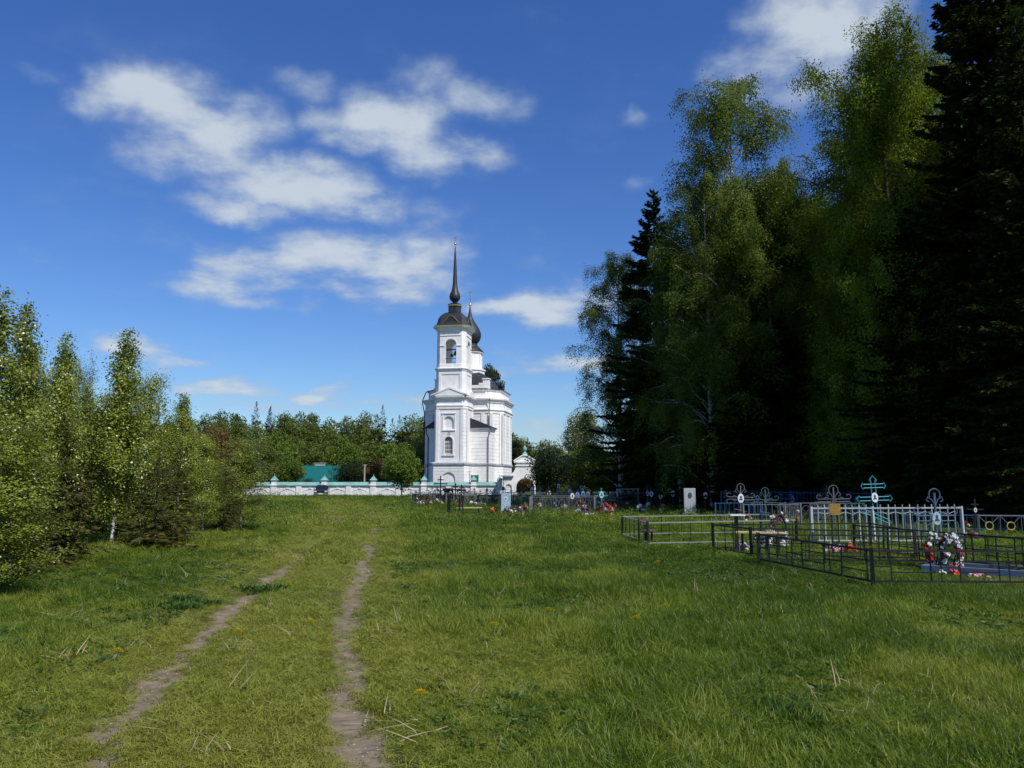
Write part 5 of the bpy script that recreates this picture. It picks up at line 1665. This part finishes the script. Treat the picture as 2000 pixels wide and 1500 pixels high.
def flowers(px, Y, label, w, d, h, cols, n, size=.05, seed=1, wreath=None, name='flower_bunch', cat='flowers', z0=0.0, lean=0.0):
    """heap of artificial flowers, or an upright wreath (wreath = (rx, rz))"""
    rg = random.Random(seed * 31 + n)
    x = GX(px, Y)
    r = empty(name, (x, Y, gz(x, Y) + z0), label, cat, 'artificial flowers on the graves')
    if Y > 34: size *= 1.25; h *= 1.15
    pts = []
    for i in range(n):
        if wreath:
            a = rg.uniform(0, 6.283); rr_ = rg.uniform(.62, 1.08)
            p = Vector((wreath[0] * rr_ * math.cos(a), -.05 + rg.uniform(-.06, .03), wreath[1] + wreath[1] * rr_ * math.sin(a)))
            p.y += lean * p.z
            nrm = Vector((rg.uniform(-.5, .5), -1, rg.uniform(-.1, .6)))
        else:
            u, v = rg.uniform(-1, 1), rg.uniform(-1, 1)
            k = max(.12, 1 - (u * u + v * v) * .6)
            p = Vector((u * w / 2, v * d / 2, h * k * rg.uniform(.55, 1.0)))
            nrm = Vector((u * .7, v * .6 - .5, .9))
        pts.append(p)
        c = cols[i % len(cols)] if not isinstance(cols, dict) else None
        o = bpy.data.objects.new('blossom', blossom_mesh(PCOL[c], c)); COL.objects.link(o); o.parent = r
        o.location = p; s_ = size * rg.uniform(.75, 1.3); o.scale = (s_, s_, s_)
        o.rotation_euler = nrm.to_track_quat('Z', 'Y').to_euler()
    rng = np.random.default_rng(seed)
    m = n * 9
    B = np.array([tuple(pts[i % n]) for i in range(m)]) + rng.normal(0, size * 1.1, (m, 3)) + np.array([0, .03, -size * .4])
    B[:, 2] = np.maximum(B[:, 2], .01)
    V, Q = leaves_np(B, rng.normal(0, 1, (m, 3)) + [0, -.3, .4], rng.uniform(size * .9, size * 2.0, m), .22, rng)
    link_mesh('leaves', np_mesh('leaves', V, Q, m_plastic_leaf), r)
    if wreath:
        MB().tube([(wreath[0] * .85 * math.cos(v), lean * wreath[1] * (1 + math.sin(v)), wreath[1] + wreath[1] * .85 * math.sin(v)) for v in np.linspace(0, 6.283, 19)], .035, 6, False).build('hoop', mat('wreath_green', (.015, .06, .025), .6, .4, 20), r)
        for s_ in (-1, 1): MB().tube([(s_ * wreath[0] * .4, .02, .3), (s_ * wreath[0] * .5, .22, -.05)], .012, 4).build('leg', blackm, r)
    return r


def bench(px, Y, label, ln, seat_h, m, rz=0.0, back=False, wd=.24, legm=blackm, group='benches by the graves'):
    x = GX(px, Y)
    r = empty('grave_bench', (x, Y, gz(x, Y)), label, 'bench', group, rz)
    MB().box((0, 0, seat_h), (ln, wd, .035)).build('seat', m, r)
    for s_ in (-1, 1):
        MB().box((s_ * ln * .38, 0, seat_h / 2 - .05), (.045, .045, seat_h + .06)).build('leg', legm, r)
    if back:
        MB().box((0, wd / 2 + .02, seat_h + .24), (ln, .03, .16)).build('backrest', m, r)
        for s_ in (-1, 1): MB().box((s_ * ln * .42, wd / 2 + .05, (seat_h + .32) / 2), (.035, .035, seat_h + .32)).build('back_post', legm, r)
    return r


def gtable(px, Y, label, w, h, topm, rz=0.0):
    x = GX(px, Y)
    r = empty('grave_table', (x, Y, gz(x, Y)), label, 'table', 'little tables by the graves', rz)
    MB().box((0, 0, h), (w, .34, .03)).build('tabletop', topm, r)
    MB().box((0, 0, h / 2 - .05), (.07, .07, h + .08)).build('leg', blackm, r)
    return r


# --- nearest enclosures on the right
C0 = (5.49, 12.5)
grave_fence('nearest low black grave fence with short rungs, its thick corner post foremost on the right', [C0, (10.2, 12.75), (10.3, 15.9), (4.72, 15.6)], .56, blackm, 'blocks', pw=.06)
grave_fence('low black grave fence second from the front, around the pale plank bench', [(4.98, 17.0), (8.2, 16.6), (8.6, 19.6), (4.66, 18.9)], .62, blackm, 'plain', step=.5, pw=.05)
grave_fence('low black fence running obliquely behind the nearest enclosure toward the right edge', [(7.9, 18.9), (9.3, 14.6), (14.2, 14.9)], .62, blackm, 'blocks', closed=False)
grave_fence('low grave fence with pale worn rails around the bench with a back', [(3.57, 21.4), (7.45, 21.4), (7.6, 24.9), (3.36, 24.9)], .62, blackm, 'plain', step=.55, mr=mat('worn_pale_rail', (.30, .30, .29), .6, .35, 12), rw=.028)
bench(1268, 22.3, 'short brown bench with a backrest inside the fence with pale rails', .62, .36, wood_brown, rz=R(62), back=True, wd=.3)
bench(1486, 17.9, 'bench with a long pale plank on two black legs behind the second black fence', 1.0, .50, wood_new, rz=R(-24), wd=.2)
gtable(1440, 18.7, 'small pale topped table on one thick black leg left of the white wreath', .34, .86, porcelain)
gtable(1500, 16.9, 'thick black post stand carrying a dark board near the plank bench', .4, .5, wood_brown)
flowers(1505, 19.6, 'white and cream wreath flowers piled between the plank bench and the scroll cross', .7, .5, .52, ['white', 'white', 'yellow', 'white', 'maroon', 'white'], 42, .06, 3)
flowers(1522, 20.4, 'narrow upright wreath with a red top standing right behind the white flowers', 0, 0, 0, ['white', 'red', 'maroon', 'white'], 30, .05, 4, wreath=(.24, .42), name='wreath', cat='wreath')
flowers(1448, 18.9, 'little purple flowers at the foot of the thick black table leg', .35, .25, .26, ['purple', 'white', 'lilac'], 12, .05, 5)
grave_fence('thin greenish grey grave fence behind the white wreath flowers', [(8.3, 22.6), (12.1, 23.6), (12.3, 27.0)], .75, greenm, 'plain', step=.35, closed=False)
# gold plate marker, pink and red flowers
x = GX(1634, 20.5)
r = empty('grave_marker', (x, 20.5, gz(x, 20.5)), 'square weathered gold plate on two black legs above the pink and red flowers', 'grave marker')
MB().box((0, 0, .93), (.28, .03, .28)).build('plate', goldplate, r)
for s_ in (-.08, .08): MB().box((s_, .02, .42), (.03, .03, .9)).build('leg', blackm, r)
flowers(1636, 18.4, 'bright pink artificial flowers lying below the gold plate', .50, .3, .22, ['rose', 'pink', 'white', 'rose'], 16, .06, 6)
flowers(1660, 18.2, 'red artificial flowers lying right of the pink ones', .22, .3, .24, ['red', 'red', 'orange'], 12, .055, 7)
# silver fence and turquoise cross
grave_fence('silver painted picket fence with pointed bars around the turquoise cross', [(7.72, 21.0), (9.26, 20.85), (11.45, 20.7)], .94, silverm, 'picket', step=.17, low=.12, pw=.06, rw=.035, closed=False)
cross_outline(1716, 22.6, 1.77, 'big turquoise double rod cross with an oval photo inside the silver fence')
cross_scroll(1447, 34.5, 1.62, 'black wrought cross with arched crown and bright white oval photo', blackm if False else greym, None, .26, .40, wd=1.25)
cross_scroll(1495, 33.5, 1.45, 'thin grey green wrought cross in front of the blue fence, right of the white oval', greenm, greenm, .12, .16, wd=1.15)
cross_scroll(1632, 31, 1.5, 'dim bluish wrought cross with many scrolls behind the silver fence corner', greym, portrait, .18, .24, wd=1.4)
cross_simple(1545, 37, 1.25, 'small blue cross against the blue picket fence', bluem, .045)
# wreath grave
cross_scroll(1835, 15.9, 1.5, 'bluish wrought cross with a pale blue photo plate above the big wreaths', mat('blue_grey_painted_metal', (.06, .10, .15), .5, .3, 20), bluestone, .16, .26, wd=.85)
flowers(1828, 15.5, 'left wreath of the pair, dark green with red and white blossoms', 0, 0, 0, ['white', 'red', 'white', 'maroon', 'red'], 46, .038, 8, wreath=(.17, .34), name='wreath', cat='wreath', lean=.1)
flowers(1862, 15.3, 'right wreath of the pair, crowded with white and lilac blossoms', 0, 0, 0, ['white', 'lilac', 'white', 'white', 'red'], 60, .04, 9, wreath=(.17, .34), name='wreath', cat='wreath', lean=.15)
flowers(1872, 14.9, 'heap of red and orange flowers at the foot of the two wreaths', .36, .35, .17, ['red', 'orange', 'orange', 'red', 'rose'], 28, .045, 10)
flowers(1908, 14.4, 'few rose and white flowers lying on the blue bordered grave', .3, .3, .1, ['rose', 'white', 'rose'], 10, .04, 11)
flowers(1838, 14.9, 'white flowers lying left on the blue bordered grave', .14, .12, .09, ['white', 'yellow'], 5, .04, 12)
r = empty('grave_border', (GX(1808, 15.2), 15.2, gz(8, 15)), 'low blue painted concrete border around the wreath grave', 'grave border', None, R(-38))
MB().box((1.2, -.05, .02), (2.5, .12, .24)).build('side', bluecurb, r); MB().box((1.2, .85, .02), (2.5, .12, .24)).build('side', bluecurb, r)
MB().box((-.0, .40, .02), (.12, .79, .238)).build('end', bluecurb, r); MB().box((2.4, .40, .02), (.12, .79, .238)).build('end', bluecurb, r)
MB().box((1.2, .4, -.02), (2.3, .8, .16)).build('soil', soil, r)
# fence with rings at the right edge, dark crosses behind it
grave_fence('grey fence panel with gold rings in its crossed bars at the right edge', [(GX(1913, 24.2), 24.2), (GX(1913, 24.2) + 3.72, 24.0)], .66, greym, 'rings', closed=False, low=.05)
grave_fence('dark blue low fence behind the gold ring fence', [(13.2, 27.4), (19.5, 27.0), (19.8, 30)], .55, bluem, 'plain', step=.2, closed=False)
cross_simple(1905, 26.5, 1.05, 'small black cross with a bright oval left of the gold ring fence', blackm, .04, (.10, .15))
cross_simple(1965, 33, 1.5, 'black cross in deep shade above the gold ring fence', blackm, .05)
flowers(1893, 22.5, 'dark violet and yellow flowers between the silver fence post and the ring fence', .5, .3, .5, ['maroon', 'purple', 'yellow', 'maroon'], 16, .06, 13)
# grey slab
stele(1348, 38.5, .55, 1.30, .12, 'tall pale grey granite slab with a dark oval portrait, alone before the trees', granite)
# blue picket fence
grave_fence('blue picket fence in the shade at the foot of the dark trees', [(GX(1409, 41), 41), (GX(1600, 39), 39), (GX(1705, 36), 36)], 1.15, bluem, 'picket', step=.16, closed=False, fine=False)
grave_fence('second stretch of dark blue picket fence behind the silver fence', [(GX(1560, 43.5), 43.5), (GX(1705, 43), 43)], 1.25, bluem, 'picket', step=.2, closed=False, fine=False)
# --- middle rows
stele(988, 42.5, .50, 1.18, .12, 'pale blue rounded gravestone with flowers at its foot', bluestone, 'round', True, porcelain)
flowers(992, 41.3, 'white, pink and dark red flowers right under the pale blue gravestone', .62, .4, .30, ['rose', 'maroon', 'white', 'pink', 'maroon'], 26, .075, 14)
flowers(1012, 41.8, 'dark purple and lilac flowers right beside the pale blue gravestone', .55, .4, .42, ['maroon', 'lilac', 'purple', 'white'], 22, .075, 15)
flowers(1025, 42.6, 'single bright pink flower ball right of the pale blue gravestone', .22, .2, .5, ['pink', 'rose', 'pink'], 9, .09, 16)
flowers(962, 43, 'orange and cream flowers left of the pale blue gravestone', .42, .3, .42, ['orange', 'yellow', 'orange'], 14, .08, 17)
bench(916, 37.5, 'pale new plank bench on black legs left of the pale blue gravestone', 1.18, .50, wood_new, wd=.26)
grave_fence('open black post fence beside the pale plank bench', [(GX(877, 37), 37), (GX(904, 37.2), 37.2), (GX(897, 41), 41), (GX(875, 41), 41)], 1.0, blackm, 'plain', step=.7, rw=.02, low=.5)
grave_fence('dark scrolled iron fence right of the pink flower ball', [(GX(1034, 42), 42), (GX(1160, 42), 42), (GX(1165, 47), 47), (GX(1040, 47), 47)], .95, greym, 'ornate', fine=False, rw=.025)
grave_fence('thin dark fence in front of the heap of magenta flowers', [(GX(1100, 45), 45), (GX(1205, 45), 45), (GX(1205, 49), 49)], .8, blackm, 'ornate', closed=False, fine=False, rw=.02)
flowers(1180, 40.5, 'big heap of magenta and red flowers in the middle of the graveyard', .85, .5, .55, ['pink', 'red', 'pink', 'red', 'lilac'], 44, .085, 18)
flowers(1140, 42.6, 'violet and white flowers left of the magenta heap', .75, .4, .42, ['purple', 'white', 'lilac', 'maroon'], 24, .07, 19)
flowers(1136, 44.0, 'rusty orange flowers above the violet ones', .4, .3, .75, ['orange', 'maroon', 'yellow'], 14, .07, 20)
flowers(1255, 44, 'small glowing orange flowers left of the grey slab', .24, .2, .5, ['orange', 'yellow'], 8, .075, 21)
x = GX(1151, 38.6)
for (px, Y, ln, lab, m_) in ((1151, 38.8, .44, 'short pinkish white board lying in the grass below the violet flowers', porcelain),):
    r = empty('fallen_board', (GX(px, Y), Y, gz(GX(px, Y), Y) + .12), lab, 'board', None, R(8))
    MB().box((0, 0, 0), (ln, .12, .05)).build('board', m_, r)
grave_fence('pale grey lattice fence panel before the leaning birch', [(GX(1207, 52), 52), (GX(1247, 52), 52), (GX(1250, 56), 56), (GX(1210, 56), 56)], 1.2, mat('pale_grey_paint', (.40, .41, .40), .6, .2, 12), 'ornate', fine=False, pw=.09, rw=.06)
MC = [  # px, Y, height, kind, oval colour, label
    (1092, 60, 1.75, 's', porcelain, 'cross with a tiny white oval, leftmost of the middle row'),
    (1118, 47, 1.15, 's', porcelain, 'low cross with a white oval left of the blue oval crosses'),
    (1127, 47.6, 1.25, 's', mat('blue_oval', (.20, .28, .55), .4, .2, 9), 'low cross with a blue oval next to the white oval'),
    (1137, 57, 1.65, 's', porcelain, 'taller cross with a white round photo above the blue oval one'),
    (1139, 49, 1.3, 's', mat('pale_blue_oval', (.45, .62, .72), .4, .2, 9), 'cross with a pale blue round photo, left of a narrow white one'),
    (1148, 49.5, 1.3, 's', porcelain, 'cross with a narrow white oval right of the pale blue round photo'),
    (1176, 43, 1.35, 's', MATS['pale_blue_oval'], 'dark cross with a large pale blue oval above the magenta heap'),
    (1237, 53, 1.55, 's', porcelain, 'cross with a white oval behind the pale lattice fence, left of two'),
    (1246, 53.5, 1.6, 's', porcelain, 'cross with a white oval behind the pale lattice fence, right of two'),
    (1265, 50, 1.5, 'o', porcelain, 'wrought cross with white flowers on top, right of the pale lattice fence'),
    (1285, 54, 1.55, 'o', portrait, 'dim green wrought cross between lattice fence and grey slab'),
    (1307, 50, 1.4, 's', bluestone, 'cross with a pale bluish oval, left neighbour of the grey slab row'),
    (1315, 47, 1.25, 's', porcelain, 'low cross with a bright white oval just left of the grey slab'),
    (1363, 52, 1.35, 's', portrait, 'black cross half hidden right behind the grey slab'),
    (1378, 44, 1.15, 's', porcelain, 'small cross with a small white oval right of the grey slab'),
    (860, 66, 2.15, 't', None, 'tall black cross with rounded ends standing out against the white wall'),
    (890, 62, 1.55, 't', None, 'slim black cross right of the two black stones, against the wall'),
    (901, 64, 1.45, 't', None, 'small black cross second right of the two black stones'),
    (983, 58, 2.0, 'o', portrait, 'tall black wrought cross directly behind the pale blue gravestone'),
    (906, 60, 1.3, 's', None, 'short black cross left of the wall post with the green board'),
    (1024, 60, 1.5, 's', None, 'black cross inside the view of the gateway arch, left'),
    (1038, 57, 1.5, 's', porcelain, 'black cross with white oval before the right side of the gateway'),
    (1054, 55, 1.5, 'o', porcelain, 'wrought black cross right of the gateway before the dark tree'),
    (1072, 52, 1.3, 's', porcelain, 'black cross before the dark tree with a small white plate'),
    (951, 60, 1.7, 'o', None, 'wrought cross hung with faded flowers in front of the wall end'),
]
for (px, Y, h, k, om, lab) in MC:
    if k == 'o':
        cross_scroll(px, Y, h, lab, greym if om is not portrait else greenm, om or portrait, .2, .3, wd=1.2)
    elif k == 't':
        cross_simple(px, Y, h, lab, blackm, .09)
    else:
        cross_simple(px, Y, h, lab, blackm if om is not MATS['pale_blue_oval'] else tealm, .055, (.24, .36, .78) if om else None, om=om)
stele(870, 63, .42, 1.25, .12, 'narrow black stone, left of two before the white wall', blackstone, port=False)
stele(880, 63.4, .42, 1.25, .12, 'narrow black stone, right of two before the white wall', blackstone, port=True, pm=porcelain)
bench(1198, 49, 'pale thin board bench left of the lattice fence', .55, .62, mat('grey_board', (.42, .40, .38), .7, .2, 9))
# crowded rows that nothing tells apart
rr = random.Random(11)
k = 0
for i in range(16):
    px = 806 + i * 13 + rr.uniform(-3, 3); Y = rr.uniform(56, 74)
    C = [(GX(px, Y), Y), (GX(px, Y) + rr.uniform(1.2, 2.2), Y), (GX(px, Y) + rr.uniform(1.3, 2.2), Y + 2), (GX(px, Y), Y + 2)]
    grave_fence('low dark iron fence crowded among others in front of the white wall', C, rr.uniform(.6, .9), rr.choice([greym, blackm, greym, MATS['grey_painted_metal']]), rr.choice(['ornate', 'plain']), step=.25, fine=False, rw=.03, group='crowded fences before the white wall')
for i in range(20):
    px = 1040 + i * 22 + rr.uniform(-6, 6); Y = rr.uniform(47, 62)
    C = [(GX(px, Y), Y), (GX(px, Y) + rr.uniform(1.6, 2.4), Y), (GX(px, Y) + rr.uniform(1.6, 2.4), Y + 2), (GX(px, Y), Y + 2)]
    grave_fence('low dark iron fence in the shaded rows below the tall trees', C, rr.uniform(.7, 1.0), rr.choice([greym, blackm, greenm]), rr.choice(['ornate', 'plain', 'picket']), step=.22, fine=False, rw=.03, group='crowded fences in the shade')
for i in range(9):
    px = 1400 + i * 62 + rr.uniform(-10, 10); Y = rr.uniform(28, 40)
    C = [(GX(px, Y), Y), (GX(px, Y) + 2.0, Y), (GX(px, Y) + 2.0, Y + 1.6)]
    grave_fence('dim iron fence in the deep shade behind the silver and blue fences', C, rr.uniform(.6, .9), rr.choice([greym, blackm, greenm, bluem]), rr.choice(['ornate', 'plain']), step=.2, fine=False, closed=False, rw=.025, group='dim fences in the deep shade')
for i in range(22):
    px = 800 + i * 10.5 + rr.uniform(-3, 3); Y = rr.uniform(58, 76)
    cross_simple(px, Y, rr.uniform(.9, 1.3), 'small dark cross crowded among others in front of the white wall', rr.choice([blackm, greym, blackm]), .06, (.2, .28, .75) if rr.random() < .35 else None, group='small crosses crowded before the white wall')
for i in range(34):
    px = 1045 + i * 22 + rr.uniform(-8, 8); Y = rr.uniform(46, 60) if px < 1400 else rr.uniform(34, 46)
    cross_simple(px, Y, rr.uniform(1.0, 1.5), 'small dark cross in the shaded rows below the tall trees', rr.choice([blackm, greym, blackm, greenm]), .05, (.22, .32, .75) if rr.random() < .6 else None, group='small crosses in the shaded rows')
for i in range(16):
    px = 812 + i * 10 + rr.uniform(-4, 4); Y = rr.uniform(56, 70)
    flowers(px, Y, 'faded flowers lying low among the crowded graves before the white wall', .5, .3, .35, rr.choice([['rose', 'maroon'], ['orange', 'maroon', 'yellow'], ['white', 'rose'], ['red', 'white']]), 9, .10, 40 + i)
for i in range(26):
    px = 1055 + i * 24 + rr.uniform(-6, 6); Y = rr.uniform(42, 54) if px < 1400 else rr.uniform(30, 40)
    flowers(px, Y, 'few small flowers in the back rows of graves before the trees', .35, .3, .45, rr.choice([['white', 'lilac'], ['red', 'white'], ['rose', 'white'], ['red', 'pink'], ['orange', 'white']]), 7, .075, 70 + i)
